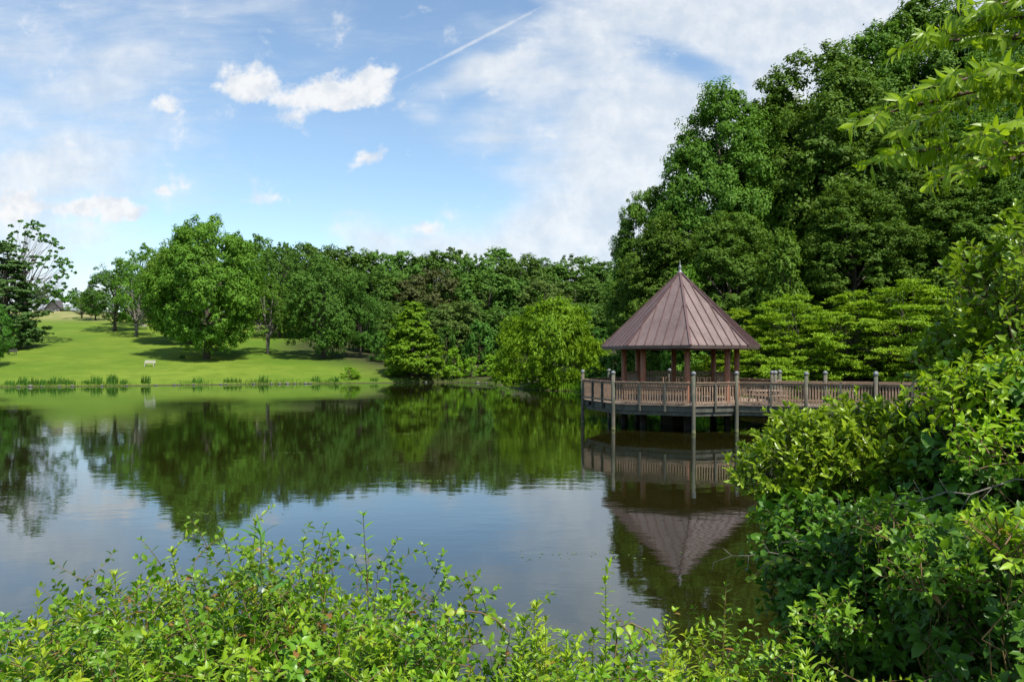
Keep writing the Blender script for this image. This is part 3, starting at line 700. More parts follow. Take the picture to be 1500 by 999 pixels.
for i in range(4):
    f = MB(); x0 = -1.0 + i * 1.2; f.box((x0, -2.05, 1.3), (.9, .06, 1.3)); fo = link('window', f.mesh('window', M['barn_trim']), bn)
    g = MB(); g.box((x0, -2.10, 1.3), (.74, .03, 1.14)); link('pane', g.mesh('pane', M['glass']), fo)

# ------------------------------------------------------------------ shore: reeds, stones, grass fringe
def blades(rr, pts, hmin, hmax, w, lean=.25):
    n = len(pts); h = rr.uniform(hmin, hmax, n)[:, None]
    d = nrm(np.concatenate([rr.normal(size=(n, 2)), np.zeros((n, 1))], 1)); s = np.stack([-d[:, 1], d[:, 0], d[:, 2]], 1) * w / 2
    l = rr.uniform(0, lean, n)[:, None]
    tip = pts + d * h * l + np.array([0, 0, 1]) * h * (1 - l * .3); mid = pts + d * h * l * .3 + np.array([0, 0, .55]) * h
    V = np.stack([pts - s, pts + s, mid + s * .8, mid - s * .8, tip], 1).reshape(-1, 3)
    b = np.arange(n)[:, None] * 5
    return V, np.concatenate([b + np.array([[0, 1, 2, 3]])]), b + np.array([[3, 2, 4]])
def shore_samples(rr, n, lo, hi, dmin, dmax):
    out = []
    seg = POND[lo:hi + 1]; L = np.hypot(*(seg[1:] - seg[:-1]).T); cum = np.concatenate([[0], np.cumsum(L)])
    u = rr.random(n) * cum[-1]; k = np.clip(np.searchsorted(cum, u) - 1, 0, len(L) - 1); t = ((u - cum[k]) / L[k])[:, None]
    p = seg[k] * (1 - t) + seg[k + 1] * t; e = (seg[k + 1] - seg[k]) / L[k][:, None]; nn_ = np.stack([-e[:, 1], e[:, 0]], 1)
    p = p + nn_ * rr.uniform(dmin, dmax, n)[:, None]
    return p, u
rr = np.random.default_rng(5)
p, u = shore_samples(rr, 9000, 1, 10, .05, 1.3)
keep = (np.sin(u * .7) + np.sin(u * .23 + 1) + rr.normal(size=len(u)) * .7) > .1
p = p[keep]; z = ground(p[:, 0], p[:, 1]); P3d = np.column_stack([p, np.maximum(z, 0) - .03])
V, q, t3 = blades(rr, P3d, .12, .42, .08)
tag(link('shore_grass', mesh_np('shore_grass', V, [q, t3], M['reed'], np.tile(rr.random(len(P3d)), 2))), 'fringe of unmown grass along the far shoreline', 'grass', kind='stuff')
p, u = shore_samples(rr, 6000, 10, 21, .05, 3.0)
z = ground(p[:, 0], p[:, 1]); P3d = np.column_stack([p, np.maximum(z, 0) - .03])
V, q, t3 = blades(rr, P3d, .3, .9, .09)
tag(link('bank_grass', mesh_np('bank_grass', V, [q, t3], M['leaf_bright'], np.tile(rr.random(len(P3d)), 2))), 'tall bright grass on the bank behind the deck', 'grass', kind='stuff')
reed_px = [16, 34, 48, 60, 72, 80, 93, 103, 127, 141, 163, 166, 178, 213, 290, 335, 347, 386, 463, 490, 548]
for i, px in enumerate(reed_px):
    Yl = np.interp(px, [0, 200, 400, 560, 640], [89.6, 94.2, 100.2, 104.4, 107.4])
    n = 45 if px != 163 else 80; hh = (1.0 + .5 * ((i * 7) % 4) / 3) * (1.3 if px in (163, 166) else 1)
    base = np.column_stack([np.clip(rr.normal(size=n), -1.3, 1.3) * .42, np.clip(rr.normal(size=n), -1.3, 1.3) * .2, np.zeros(n)])
    V, q, t3 = blades(rr, base, hh * .5, hh, .11)
    o = link('reed_clump', mesh_np('reed_clump', V, [q, t3], M['leaf_mid'], np.tile(rr.random(n), 2)), None, (X(px, Yl), Yl, .02))
    tag(o, ORD[i] + ' dark reed clump from the left along the far shoreline' if i < 20 else 'rightmost dark reed clump on the far shoreline, left of the cone-shaped tree', 'reeds', 'reed clumps on the far shoreline')
stone_px = [(28, .5), (45, .9), (62, .4), (88, .5), (107, .6), (150, .5), (186, .4), (229, .5), (256, .6), (262, .4), (284, .5), (324, .6), (331, .4), (372, .6), (398, .5), (410, .6), (421, .8), (432, .5), (448, .7), (455, .6), (624, .6), (700, .8), (712, .5)]
def stone(s, seed):
    r = random.Random(seed); mb = MB(); n = 9; rows = 5; vs = []
    for i in range(rows + 1):
        ph = PI * i / rows
        for k in range(n):
            th = 2 * PI * k / n; q = r.uniform(.8, 1.15)
            vs.append((s * .6 * q * math.sin(ph) * math.cos(th), s * .45 * q * math.sin(ph) * math.sin(th), s * .32 * q * math.cos(ph)))
    fs = [(i * n + k, (i + 1) * n + k, (i + 1) * n + (k + 1) % n, i * n + (k + 1) % n) for i in range(rows) for k in range(n)]
    mb.add(vs, fs); return mb.mesh('shore_stone', M['stone'], True)
ORD2 = ORD + ['twenty-first', 'twenty-second', 'twenty-third']
for i, (px, s) in enumerate(stone_px):
    Yl = np.interp(px, [0, 200, 400, 560, 640, 700, 720], [88.7, 93.2, 99.3, 103.3, 106.3, 103.6, 103])
    tag(link('shore_stone', stone(s * .62, i), None, (X(px, Yl), Yl - .1, .08)), ORD2[i] + ' pale stone from the left at the far waterline', 'stone', 'pale stones at the far waterline')

rr = np.random.default_rng(17); pts = []
for cx, cy, sx, sy, n in ((X(615, 20.8), 20.8, .9, .25, 110), (X(600, 34), 34, .7, .4, 60), (X(420, 27), 27, 1.2, .3, 50), (X(1100, 34), 34, .6, .2, 70), (X(860, 13), 13, 1.5, .6, 30), (X(700, 45), 45, 3, 1, 70), (X(300, 16.5), 16.5, 1.2, .2, 60)):
    pts.append(np.column_stack([rr.normal(size=n) * sx * .5 + cx, rr.normal(size=n) * sy * .5 + cy, np.full(n, .012)]))
P_ = np.concatenate(pts); V, fq = cards(P_, np.tile([0, 0, 1.0], (len(P_), 1)) + rr.normal(size=P_.shape) * .04, rr.uniform(.03, .09, len(P_)), .035, None, .0, rr)
tag(link('floating_leaves', mesh_np('floating_leaves', V, [fq], M['reed'], rr.random(len(P_)))), 'scattered small leaves and scum floating on the pond', 'leaves', kind='stuff')
# ------------------------------------------------------------------ leaves seen close
def leaves(P, D, N, L, W, curl=.25, fold=.18):
    """P base, D direction, N upper side; 8 verts, 6 faces per leaf"""
    n = len(P); D = nrm(D); N = nrm(N - D * np.sum(N * D, 1, keepdims=True)); S = np.cross(D, N)
    L = np.broadcast_to(np.asarray(L, float), (n,))[:, None]; W = np.broadcast_to(np.asarray(W, float), (n,))[:, None]
    def at(t, s, dz): return P + D * (L * t) + S * (W * s) + N * (W * dz) - N * (L * curl * t * t)
    vs = [at(0, 0, 0), at(.33, -.46, fold), at(.33, 0, 0), at(.33, .46, fold), at(.70, -.36, fold), at(.70, 0, 0), at(.70, .36, fold), at(1, 0, 0)]
    V = np.stack(vs, 1).reshape(-1, 3); b = (np.arange(n) * 8)[:, None]
    T = np.concatenate([b + np.array([[0, 2, 3]]), b + np.array([[0, 1, 2]]), b + np.array([[5, 7, 6]]), b + np.array([[4, 7, 5]])])
    Q = np.concatenate([b + np.array([[2, 5, 6, 3]]), b + np.array([[1, 4, 5, 2]])])
    return V, Q, T
class Leafy:
    def __init__(s, r): s.P = []; s.D = []; s.N = []; s.L = []; s.W = []; s.v = []; s.r = r; s.stems = MB()
    def put(s, P, D, N, L, W, v):
        s.P.append(P); s.D.append(D); s.N.append(N); s.L.append(L); s.W.append(W); s.v.append(v)
    def shoot(s, p0, d, length, n, L, W, ang=.9, tip=3, bend=0.15, v0=.5, stem=.004, whorl=2.4, light_tip=.3, droop=0.0, sz=None, bias=None):
        """a leafy twig: n leaves spiralling, a tuft at the tip"""
        r = s.r; d = np.array(d, float); d /= np.linalg.norm(d); p = np.array(p0, float); pts = [p.copy()]
        seg = 5; bd = r.normal(size=3) * bend
        for i in range(seg):
            d = d + bd / seg + np.array([0, 0, -droop / seg]); d /= np.linalg.norm(d); p = p + d * length / seg; pts.append(p.copy())
        pts = np.array(pts)
        ref = np.array([0, 0, 1.0]) if abs(d[2]) < .9 else np.array([1.0, 0, 0])
        ph = r.random() * 6.28
        tot = n + tip
        for i in range(tot):
            t = min(1.0, .12 + .88 * (i + .5) / n) if i < n else 1.0
            k = t * seg; j = min(int(k), seg - 1); q = pts[j] + (pts[j + 1] - pts[j]) * (k - j); ax = pts[j + 1] - pts[j]; ax = ax / np.linalg.norm(ax)
            u = np.cross(ax, ref); u /= np.linalg.norm(u) + 1e-9; w = np.cross(ax, u); ph += whorl + r.normal() * .25
            rad = u * math.cos(ph) + w * math.sin(ph)
            a = ang * (1 if i < n else .55) * r.uniform(.75, 1.25)
            D = ax * math.cos(a) + rad * math.sin(a); 
            if bias is not None: D = D + bias
            N = ax * math.sin(a) - rad * math.cos(a) + np.array([0, 0, .9]) + r.normal(size=3) * .25
            sc_ = (r.uniform(.75, 1.15)) * (1 if i < n else .7) * (1 if sz is None else sz(t))
            s.put(q, D, N, L * sc_, W * sc_, np.clip(v0 + light_tip * (t - .5) + r.normal() * .13, 0, .97) if r.random() > .012 else 1.0)
        if stem: s.stems.tube([tuple(x) for x in pts], [stem * (1 - .12 * i) for i in range(len(pts))], 4, False)
        return pts
    def mesh(s, name, mat, curl=.25, fold=.18):
        V, Q, T = leaves(np.array(s.P), np.array(s.D), np.array(s.N), np.array(s.L), np.array(s.W), curl, fold)
        v = np.array(s.v); vv = np.concatenate([np.tile(v, 2), np.tile(v, 4)])
        return mesh_np(name, V, [Q, T], mat, vv, True)

def thing_leafy(name, lf, leafmat, stemmat, loc, label, cat, group=None, curl=.25, fold=.18, stemname='stem'):
    e = empty(name, loc); tag(e, label, cat, group)
    link('foliage', lf.mesh('foliage', M[leafmat], curl, fold), e)
    if lf.stems.v: link(stemname, lf.stems.mesh(stemname, M[stemmat], True), e)
    return e
def npv(*a): return np.array(a, float)

def bush(name, seed, root, blobs, nshoot, L, W, leafmat, label, cat='shrub', slen=.28, nleaf=9, tip=5, ang=.85, up=.5, curl=.15, v0=.5, group=None, stem=.0045, inner=.35, droop=0.0, limbs=26, bias=None, stemmat='twig', lw=1.0):
    """blobs: (cx,cy,cz,rx,ry,rz) in world space"""
    r = np.random.default_rng(seed); lf = Leafy(r); root = np.array(root, float)
    B = np.array(blobs, float); w = B[:, 3] * B[:, 4] + B[:, 4] * B[:, 5]; w /= w.sum(); ends = []
    for i in range(nshoot):
        b = B[r.choice(len(B), p=w)]; dd = rdir(r, 1, .15)[0]
        rad = 1.0 - inner * r.random() ** 1.5
        p = b[:3] + dd * b[3:] * rad
        sd = dd * .8 + npv(0, 0, up) + r.normal(size=3) * .35
        sl = slen * r.uniform(.6, 1.3); sd /= np.linalg.norm(sd)
        p0 = p - sd * sl * .6 - root
        ls = r.uniform(.6, 1.2); lf.shoot(p0, sd, sl, nleaf, L * ls, W * ls * r.uniform(.85, 1.15), ang, tip, .25, v0 + r.normal() * .22, stem, droop=droop, bias=bias)
        if i % max(1, nshoot // limbs) == 0: ends.append(p0)
    for e_ in ends:
        m_ = e_ * .5 + r.normal(size=3) * .12; m_[2] -= .05
        lf.stems.tube([(0, 0, -.1), tuple(m_ * .5 + r.normal(size=3) * .03), tuple(m_), tuple(e_ * .8 + r.normal(size=3) * .05), tuple(e_)], [.022 * lw, .018 * lw, .013 * lw, .009 * lw, .005 * lw], 5, False)
    return thing_leafy(name, lf, leafmat, stemmat, tuple(root), label, cat, group, curl)

def W3(px, py, Y): return (X(px, Y), Y, Z(py, Y))
# right-hand bushes
bush('laurel_bush', 101, (3.3, 5.9, .35),
     [W3(1190, 690, 6.2) + (.62, .5, .34), W3(1265, 660, 6.2) + (.62, .6, .30), W3(1140, 700, 6.2) + (.42, .35, .16), W3(1330, 680, 6.0) + (.5, .6, .42), W3(1220, 760, 6.1) + (.5, .5, .3), W3(1170, 630, 6.2) + (.16, .2, .16), W3(1260, 625, 6.2) + (.28, .25, .18)],
     900, .094, .046, 'leaf_bush', 'glossy sunlit bush with upright oval leaves reaching out over the water', slen=.26, nleaf=9, tip=5, ang=.75, up=.75, curl=.08, v0=.6)
bush('maple_shrub', 102, (4.4, 5.6, .6),
     [W3(1475, 650, 5.4) + (.6, .7, .45), W3(1410, 760, 5.4) + (.5, .6, .42), W3(1500, 720, 5.2) + (.6, .7, .7), W3(1520, 570, 5.2) + (.45, .5, .3), W3(1540, 600, 5.6) + (.6, .7, .5)],
     640, .105, .07, 'leaf_deep', 'tall dark shrub of broad drooping leaves at the right edge', slen=.36, nleaf=8, tip=3, ang=1.1, up=.2, curl=.3, v0=.5)
bush('dogwood_bush', 103, (3.1, 5.0, .5),
     [W3(1300, 860, 5.0) + (.62, .55, .52), W3(1200, 850, 5.2) + (.42, .4, .34), W3(1240, 960, 4.9) + (.5, .4, .42), W3(1350, 960, 4.6) + (.6, .5, .45), W3(1180, 780, 5.4) + (.3, .3, .2)],
     760, .088, .056, 'leaf_deep', 'deep green shaded bush at the foot of the glossy bush, bottom right', slen=.28, nleaf=8, tip=3, ang=1.0, up=.35, curl=.22, v0=.45)
bush('dogwood_bush', 104, (3.2, 3.9, .9),
     [W3(1450, 860, 3.9) + (.35, .4, .35), W3(1480, 950, 3.7) + (.4, .4, .35), W3(1400, 900, 4.1) + (.3, .3, .25)],
     330, .085, .05, 'leaf_deep', 'nearest bush in the bottom right corner with long pointed leaves', slen=.28, nleaf=8, tip=3, ang=1.0, up=.35, curl=.2, v0=.35)
bush('rounded_leaf_shrub', 105, (4.7, 5.9, 1.0),
     [W3(1450, 420, 5.6) + (.26, .4, .22), W3(1500, 400, 5.6) + (.3, .4, .4), W3(1480, 500, 5.6) + (.35, .45, .35), W3(1400, 500, 5.7) + (.2, .3, .14), W3(1420, 560, 5.7) + (.3, .4, .2)],
     300, .095, .055, 'leaf_bush', 'upright shrub of rounded leaves climbing the right edge below the cherry branch', slen=.3, nleaf=8, tip=4, ang=.9, up=.7, curl=.15, v0=.35)
bush('bramble_spray', 106, (4.2, 5.3, 1.2),
     [W3(1420, 575, 5.2) + (.26, .3, .12), W3(1385, 585, 5.2) + (.16, .2, .08), W3(1470, 560, 5.2) + (.3, .3, .15)],
     120, .085, .042, 'leaf_cherry', 'light hanging spray of pointed leaves over the dark shrub, beside the walkway end', slen=.3, nleaf=9, tip=3, ang=1.0, up=.1, curl=.3, v0=.6, droop=.4)

for i, (px, py, Y, rx, lab) in enumerate(((1300, 770, 4.45, .20, 'light sprig breaking out of the deep green bush below the glossy bush'), (1440, 655, 4.7, .22, 'light sprig standing out of the tall dark shrub at the right edge'),
        (1225, 905, 4.35, .16, 'small pale sprig low in the deep green bush near the water'), (1480, 800, 3.35, .14, 'pale sprig in the nearest corner bush'), (1370, 850, 3.7, .16, 'pale sprig between the deep green bush and the nearest corner bush'))):
    x_ = X(px, Y); bush('climber_sprig', 120 + i, (x_ + .1, Y + .1, Z(py, Y) - .7), [W3(px, py, Y) + (rx, rx, rx * .6)], 26, .075, .034, 'leaf_herb' if i % 2 else 'leaf_vine', lab, 'climber', .22, 8, 3, 1.0, .3, .25, .7, 'pale sprigs among the dark shrubs', limbs=4, stemmat='red_stem', lw=.2)
# dead bare twigs
rr = random.Random(8)
for i, (px, py, Y, lab) in enumerate(((1165, 775, 5.3, 'bare grey twig hanging over the water below the glossy bush'), (1290, 735, 5.2, 'bare grey branch showing in the gap between glossy and deep green bushes'), (1400, 700, 4.7, 'bare twig crossing the shadow in front of the tall dark shrub'))):
    mb = MB(); a = Vector((0, 0, 0)); 
    for k in range(9):
        b_ = a + Vector((-.10 - rr.random() * .05, rr.uniform(-.03, .03), rr.uniform(-.05, .03)))
        mb.tube([a, b_], [.006 - k * .0005, .0055 - k * .0005], 5, False)
        c_ = b_ + Vector((rr.uniform(-.12, .0), rr.uniform(-.05, .05), rr.choice((-1, 1)) * rr.uniform(.04, .12))); mb.tube([b_, c_], [.003, .001], 4, False)
        a = b_
    o = link('bare_twig', mb.mesh('bare_twig', M['bark_pale'], True), None, (X(px, Y) + .45, Y - .1, Z(py, Y))); tag(o, lab, 'twig')

# cherry tree whose branches hang into the top right
def cherry():
    r = np.random.default_rng(77); root = npv(4.5, 3.7, gh(4.5, 3.7)); lf = Leafy(r); tb = MB()
    top = npv(0, 0, 2.3)
    tb.tube([(0, 0, -.2), (.04, 0, .8), (-.04, .04, 1.6), tuple(top)], [.17, .14, .12, .09], 9)
    branches = [  # start px,py -> tip px,py, distance at tip
        ((1640, 170), (1275, 172), 3.38, 26), ((1640, 90), (1350, 62), 3.52, 20), ((1640, 230), (1310, 225), 3.45, 22), ((1640, 60), (1420, 30), 3.59, 15),
        ((1640, 250), (1380, 262), 3.31, 18), ((1640, 140), (1390, 120), 3.24, 18), ((1640, 210), (1440, 200), 3.17, 14), ((1640, 20), (1460, 8), 3.45, 10), ((1640, 110), (1330, 190), 3.66, 16)]
    for (a, b, Yt, ns) in branches:
        p0 = np.array(W3(a[0], a[1], 3.6)) - root; p1 = np.array(W3(b[0], b[1], Yt)) - root
        mid = (p0 + p1) / 2 + npv(0, 0, .07) + r.normal(size=3) * .03
        st = top + r.normal(size=3) * .1; st[2] = min(2.25, max(1.2, p0[2] - .4))
        st[0] *= .3; st[1] *= .3
        tb.tube([tuple(st), tuple(p0), tuple(mid), tuple(p1 * .7 + mid * .3), tuple(p1)], [.05, .026, .015, .008, .003], 6, False)
        ns = int(ns * 1.7)
        for i in range(ns):
            t = (i + .6) / ns; q = (1 - t) ** 2 * p0 + 2 * t * (1 - t) * (mid * 2 - (p0 + p1) / 2) + t * t * p1
            ax = p1 - p0; ax /= np.linalg.norm(ax)
            side = np.cross(ax, npv(0, 0, 1)) * (1 if i % 2 else -1)
            d = ax * .8 + side * r.uniform(.2, .8) + npv(0, 0, r.uniform(-.15, .15))
            lf.shoot(q, d, .165 * r.uniform(.6, 1.3) * (1.1 - .3 * t), 8, .080, .027, .95, 2, .2, .5, 0.002, whorl=PI, light_tip=.25, droop=.35, bias=npv(0, 0, -.42))
    e = empty('cherry_tree', tuple(root)); tag(e, 'cherry tree with drooping pointed leaves overhanging the top right corner', 'tree')
    link('foliage', lf.mesh('foliage', M['leaf_cherry'], .22, .12), e); link('twigs', lf.stems.mesh('twigs', M['twig'], True), e); link('trunk', tb.mesh('trunk', M['twig'], True), e)
cherry()

# ------------------------------------------------------------------ bank plants at the bottom
def herb(name, px, py, Y, kind, label, seed, group=None, cat='plant'):
    """a plant rooted in the bank whose tip is seen at px,py"""
    r = np.random.default_rng(seed); x = X(px, Y); g = gh(x, Y); tip = Z(py, Y); h = max(tip - g, .25); lf = Leafy(r)
    lx = r.uniform(-.08, .08)
    if kind == 'goldenrod':
        nst = 2 + (r.random() < .5)
        for k in range(nst):
            hh = h * (1 if k == 0 else r.uniform(.7, .9)); ox = npv(r.normal() * .05 * k, r.normal() * .05 * k, -.05)
            lf.shoot(ox, (lx, r.uniform(-.1, .1), 1), hh, int(105 * hh), .088, .0165, .85, 16, .06, .45, .0045, light_tip=.55, sz=lambda t: .65 + .7 * math.sin(PI * min(t, .97)) ** .6)
        return thing_leafy(name, lf, 'leaf_yellow' if r.random() < .45 else 'leaf_herb', 'green_stem', (x, Y, g), label, cat, group, .25, .1)
    if kind == 'tall':   # loose tall stems, sparse leaves
        for k in range(2):
            hh = h * (1 if k == 0 else .82)
            pts = lf.shoot((0.02 * k, 0, -.05), (lx + .12 * k, .05, 1), hh, int(40 * hh), .062, .020, 1.1, 4, .10, .45, .0045, light_tip=.35)
            for q in range(6):
                p = pts[2 + q // 2] + 0; lf.shoot(p, (r.normal(), r.normal() * .5, 1.1), .16, 6, .05, .018, 1.0, 3, .2, .55, .0025)
        return thing_leafy(name, lf, 'leaf_vine', 'red_stem', (x, Y, g), label, cat, group, .2, .12)
    if kind == 'milk':
        lf.shoot((0, 0, -.05), (lx * .5, 0, 1), h, 30, .24, .034, .85, 4, .05, .4, .008, whorl=PI / 2 + .2, light_tip=.2, sz=lambda t: .9 if t < .9 else .6)
        return thing_leafy(name, lf, 'leaf_milk', 'green_stem', (x, Y, g), label, cat, group, .55, .14)
    if kind == 'bramble':
        for k in range(15):
            a = r.random() * 6.28; el = r.uniform(.7, 1.6)
            hh = h * r.uniform(.78, 1.0)
            pts = lf.shoot((r.normal() * .06, r.normal() * .06, -.05), (math.cos(a) * .5 / el, math.sin(a) * .4 / el, 1), hh, 28, .048, .032, 1.1, 3, .2, .5, .0035, droop=.3, light_tip=.3)
            for q in range(10):
                p = pts[1 + q % 5]; lf.shoot(p, (r.normal(), r.normal(), .7), .2, 7, .048, .030, 1.1, 3, .25, .5, .0025, light_tip=.3)
        return thing_leafy(name, lf, r.choice(['leaf_vine', 'leaf_vine', 'leaf_herb']), 'red_stem', (x, Y, g), label, cat, group, .25, .15)
    if kind == 'grass':
        for k in range(34):
            a = r.random() * 6.28; lf.put(npv(r.normal() * .05, r.normal() * .05, -.04), npv(math.cos(a) * .35, math.sin(a) * .35, 1), npv(-math.cos(a), -math.sin(a), .5), h * r.uniform(.6, 1.1), .012, r.random() * .9)
        return thing_leafy(name, lf, 'leaf_herb', 'green_stem', (x, Y, g), label, cat, group, .35, .2)
    if kind == 'broad':
        for k in range(7):
            a = r.random() * 6.28; hh = h * r.uniform(.7, .98)
            lf.shoot((r.normal() * .05, r.normal() * .05, -.05), (math.cos(a) * .3, math.sin(a) * .3, 1), hh, 12, .10, .078, 1.15, 3, .2, .4, .005, light_tip=.2, sz=lambda t: 1.1 - .5 * t)
        return thing_leafy(name, lf, 'leaf_vine', 'green_stem', (x, Y, g), label, cat, group, .3, .12)
    if kind == 'dead':
        for k in range(5):
            a = r.random() * 6.28; lf.shoot((r.normal() * .04, 0, -.05), (math.cos(a) * .25, math.sin(a) * .25, 1), h * r.uniform(.7, 1.0), 5, .035, .01, 1.3, 1, .2, .4, .0035)
        return thing_leafy(name, lf, 'leaf_brown', 'twig', (x, Y, g), label, cat, group, .6, .3)
    if kind == 'mugwort':
        for k in range(4):
            a = r.random() * 6.28; hh = h * r.uniform(.8, 1.05)
            pts = lf.shoot((math.cos(a) * .05, math.sin(a) * .05, -.05), (math.cos(a) * .14, math.sin(a) * .14, 1), hh, int(70 * hh), .056, .022, 1.0, 7, .10, .5, .004, light_tip=.5)
            for q in range(5):
                p = pts[2 + q % 4]; lf.shoot(p, (r.normal(), r.normal(), 1.0), .14, 7, .045, .018, .9, 4, .2, .65, .002)
        return thing_leafy(name, lf, r.choice(['leaf_yellow', 'leaf_herb']), 'green_stem', (x, Y, g), label, cat, group, .2, .12)

named = [
    (165, 832, 3.9, 'goldenrod', 'single bright spike of narrow leaves standing against the water, far left'),
    (395, 752, 3.9, 'tall', 'tall loose stem with small pointed leaves above the bank tangle, left of centre'),
    (540, 728, 4.1, 'tall', 'tallest thin stem against the water, right of the broad-bladed plant'),
    (515, 770, 4.2, 'tall', 'dark twiggy stem just left of the tallest thin stem'),
    (385, 770, 3.5, 'milk', 'broad-bladed dark plant with long arching lance leaves among the tangle'),
    (280, 790, 3.8, 'bramble', 'leafy bramble mound top left of the broad-bladed plant'),
    (330, 812, 3.6, 'bramble', 'bramble mound directly in front of the broad-bladed plant'),
    (450, 800, 3.8, 'bramble', 'dense bramble mound right of the broad-bladed plant'),
    (240, 850, 3.5, 'bramble', 'low bramble left of the leafy bramble mound'),
    (40, 836, 4.0, 'bramble', 'dark vine tangle at the far left over the water'),
    (95, 850, 3.9, 'bramble', 'vine tangle between the far left tangle and the single bright spike'),
    (500, 850, 3.5, 'bramble', 'bramble below the tallest thin stem'),
    (370, 790, 4.0, 'bramble', 'tall bramble rising just behind the broad-bladed plant'),
    (345, 772, 3.9, 'mugwort', 'tall bushy herb just left of the broad-bladed plant'),
    (455, 778, 4.0, 'bramble', 'upper bramble between broad-bladed plant and tallest thin stem'),
    (415, 830, 3.4, 'bramble', 'bramble in front and right of the broad-bladed plant'),
    (300, 840, 3.2, 'bramble', 'near bramble under the leafy bramble mound'),
    (475, 880, 3.2, 'bramble', 'near bramble under the dense bramble mound'),
    (420, 785, 4.1, 'mugwort', 'bushy pale-tipped herb between the broad-bladed plant and dense bramble mound'),
    (556, 862, 3.5, 'goldenrod', 'bright narrow-leaved spike right of the bramble mounds'),
    (640, 874, 3.4, 'goldenrod', 'narrow-leaved spike at the left of the water gap, curling vine beside it'),
    (775, 880, 3.5, 'goldenrod', 'pale crowded spike in the middle of the bottom edge'),
    (852, 858, 3.5, 'mugwort', 'slender dark-leaved stem tallest in the middle of the bottom edge'),
    (1060, 858, 4.0, 'tall', 'twiggy sapling leaning right before the brown water'),
    (1042, 880, 3.8, 'mugwort', 'light leafy sapling at the right end of the bank plants'),
    (1212, 952, 3.0, 'goldenrod', 'bright spiky herb in front of the deep green bush'),
    (1010, 930, 3.5, 'bramble', 'low bramble under the twiggy sapling'),
    (1055, 892, 3.8, 'bramble', 'leafy bright bramble at the foot of the sapling by the brown water'),
    (740, 900, 3.5, 'goldenrod', 'bright spike left of the pale crowded spike'),
]
for i, (px, py, Y, kd, lab) in enumerate(named):
    herb('bramble' if kd == 'bramble' else ('tall_stem_plant' if kd == 'tall' else ('milkweed' if kd == 'milk' else ('goldenrod' if kd == 'goldenrod' else 'mugwort'))), px, py, Y, kd, lab, 300 + i)
# the rest of the front row, individually
r_ = random.Random(3); fill = []
def topline(px): return topline_(px) - 14
def topline_(px): return float(np.interp(px, [-40, 60, 120, 200, 260, 330, 480, 560, 620, 700, 780, 860, 940, 1000, 1080, 1130], [850, 868, 872, 868, 850, 830, 850, 890, 915, 925, 920, 930, 955, 940, 945, 990]))
n = 0
for row, (Y, dy, st) in enumerate(((3.8, 4, 46), (3.3, 36, 46), (2.85, 76, 46))):
    px = -40 + row * 17
    while px < 1120:
        py = topline(px) + dy + r_.uniform(-14, 16)
        kd = r_.choice(['goldenrod', 'goldenrod', 'goldenrod', 'mugwort', 'bramble', 'bramble', 'mugwort', 'grass', 'broad', 'dead'])
        if py < 1040: fill.append((px, py, Y + r_.uniform(-.15, .15), kd, row))
        px += st * r_.uniform(.7, 1.3)
fill.sort(key=lambda q: (q[4], q[0])); cnt = {}
rown = ('back', 'middle', 'front')
for i, (px, py, Y, kd, row) in enumerate(fill):
    k = cnt.get((row, kd), 0); cnt[(row, kd)] = k + 1
    nm = {'goldenrod': 'narrow-leaved spike', 'mugwort': 'bushy small-leaved herb', 'bramble': 'oval-leaved bramble', 'grass': 'arching grass tuft', 'broad': 'broad-leaved plant', 'dead': 'dry brown-stemmed plant'}[kd]
    herb({'goldenrod': 'goldenrod', 'mugwort': 'mugwort', 'bramble': 'bramble', 'grass': 'grass_tuft', 'broad': 'broad_leaved_plant', 'dead': 'dry_plant'}[kd], px, py, Y, kd, ORD[min(k, 19)] + ' ' + nm + ' from the left in the ' + rown[row] + ' row of bank plants', 500 + i, rown[row] + ' row of bank plants')
# white flowers
for i, (px, py) in enumerate(((383, 862),)):
    e = empty('white_flower', W3(px, py, 3.45)); tag(e, ('white blossom low in the middle of the broad-bladed plant', 'small white blossom left of the broad-bladed plant tip', 'small white blossom right of the broad-bladed plant tip')[i], 'flower')
    mb = MB(); s = .012
    for k in range(5):
        a = k * 2 * PI / 5; mb.add([(0, 0, 0), (s * math.cos(a - .5), -.3 * s, s * math.sin(a - .5)), (1.5 * s * math.cos(a), -.5 * s, 1.5 * s * math.sin(a)), (s * math.cos(a + .5), -.3 * s, s * math.sin(a + .5))], [(0, 1, 2, 3)])
    link('petals', mb.mesh('petals', M['flower']), e)
    mb = MB(); mb.tube([(0, .01, 0), (0, .02, -.2)], [.002, .003], 5); link('stem', mb.mesh('stem', M['green_stem']), e)
# curling vine
def vine(pts, seed, label, L=.05):
    r = np.random.default_rng(seed); lf = Leafy(r); P = [np.array(W3(*q)) for q in pts]; root = P[0].copy(); P = [p - root for p in P]
    lf.stems.tube([tuple(p) for p in P], [.0035] * len(P), 5, False)
    for i in range(1, len(P)):
        for k in range(2):
            q = P[i - 1] + (P[i] - P[i - 1]) * (k + .5) / 2; d = r.normal(size=3); d[2] = -abs(d[2]) * .6
            lf.put(q, d, npv(r.normal() * .3, -.8, .6), L * r.uniform(.7, 1.1), L * .8, r.uniform(.3, 1.0))
    thing_leafy('vine', lf, 'leaf_herb', 'red_stem', tuple(root), label, 'vine')
vine([(640, 935, 3.3), (652, 905, 3.3), (672, 893, 3.3), (705, 897, 3.3), (728, 908, 3.3), (745, 925, 3.3)], 1, 'thin curling vine with a few round leaves against the water')
vine([(900, 975, 3.4), (905, 920, 3.4), (925, 912, 3.4), (950, 925, 3.4), (962, 950, 3.4)], 2, 'thin reddish tendril right of the tall dark-leaved stem')
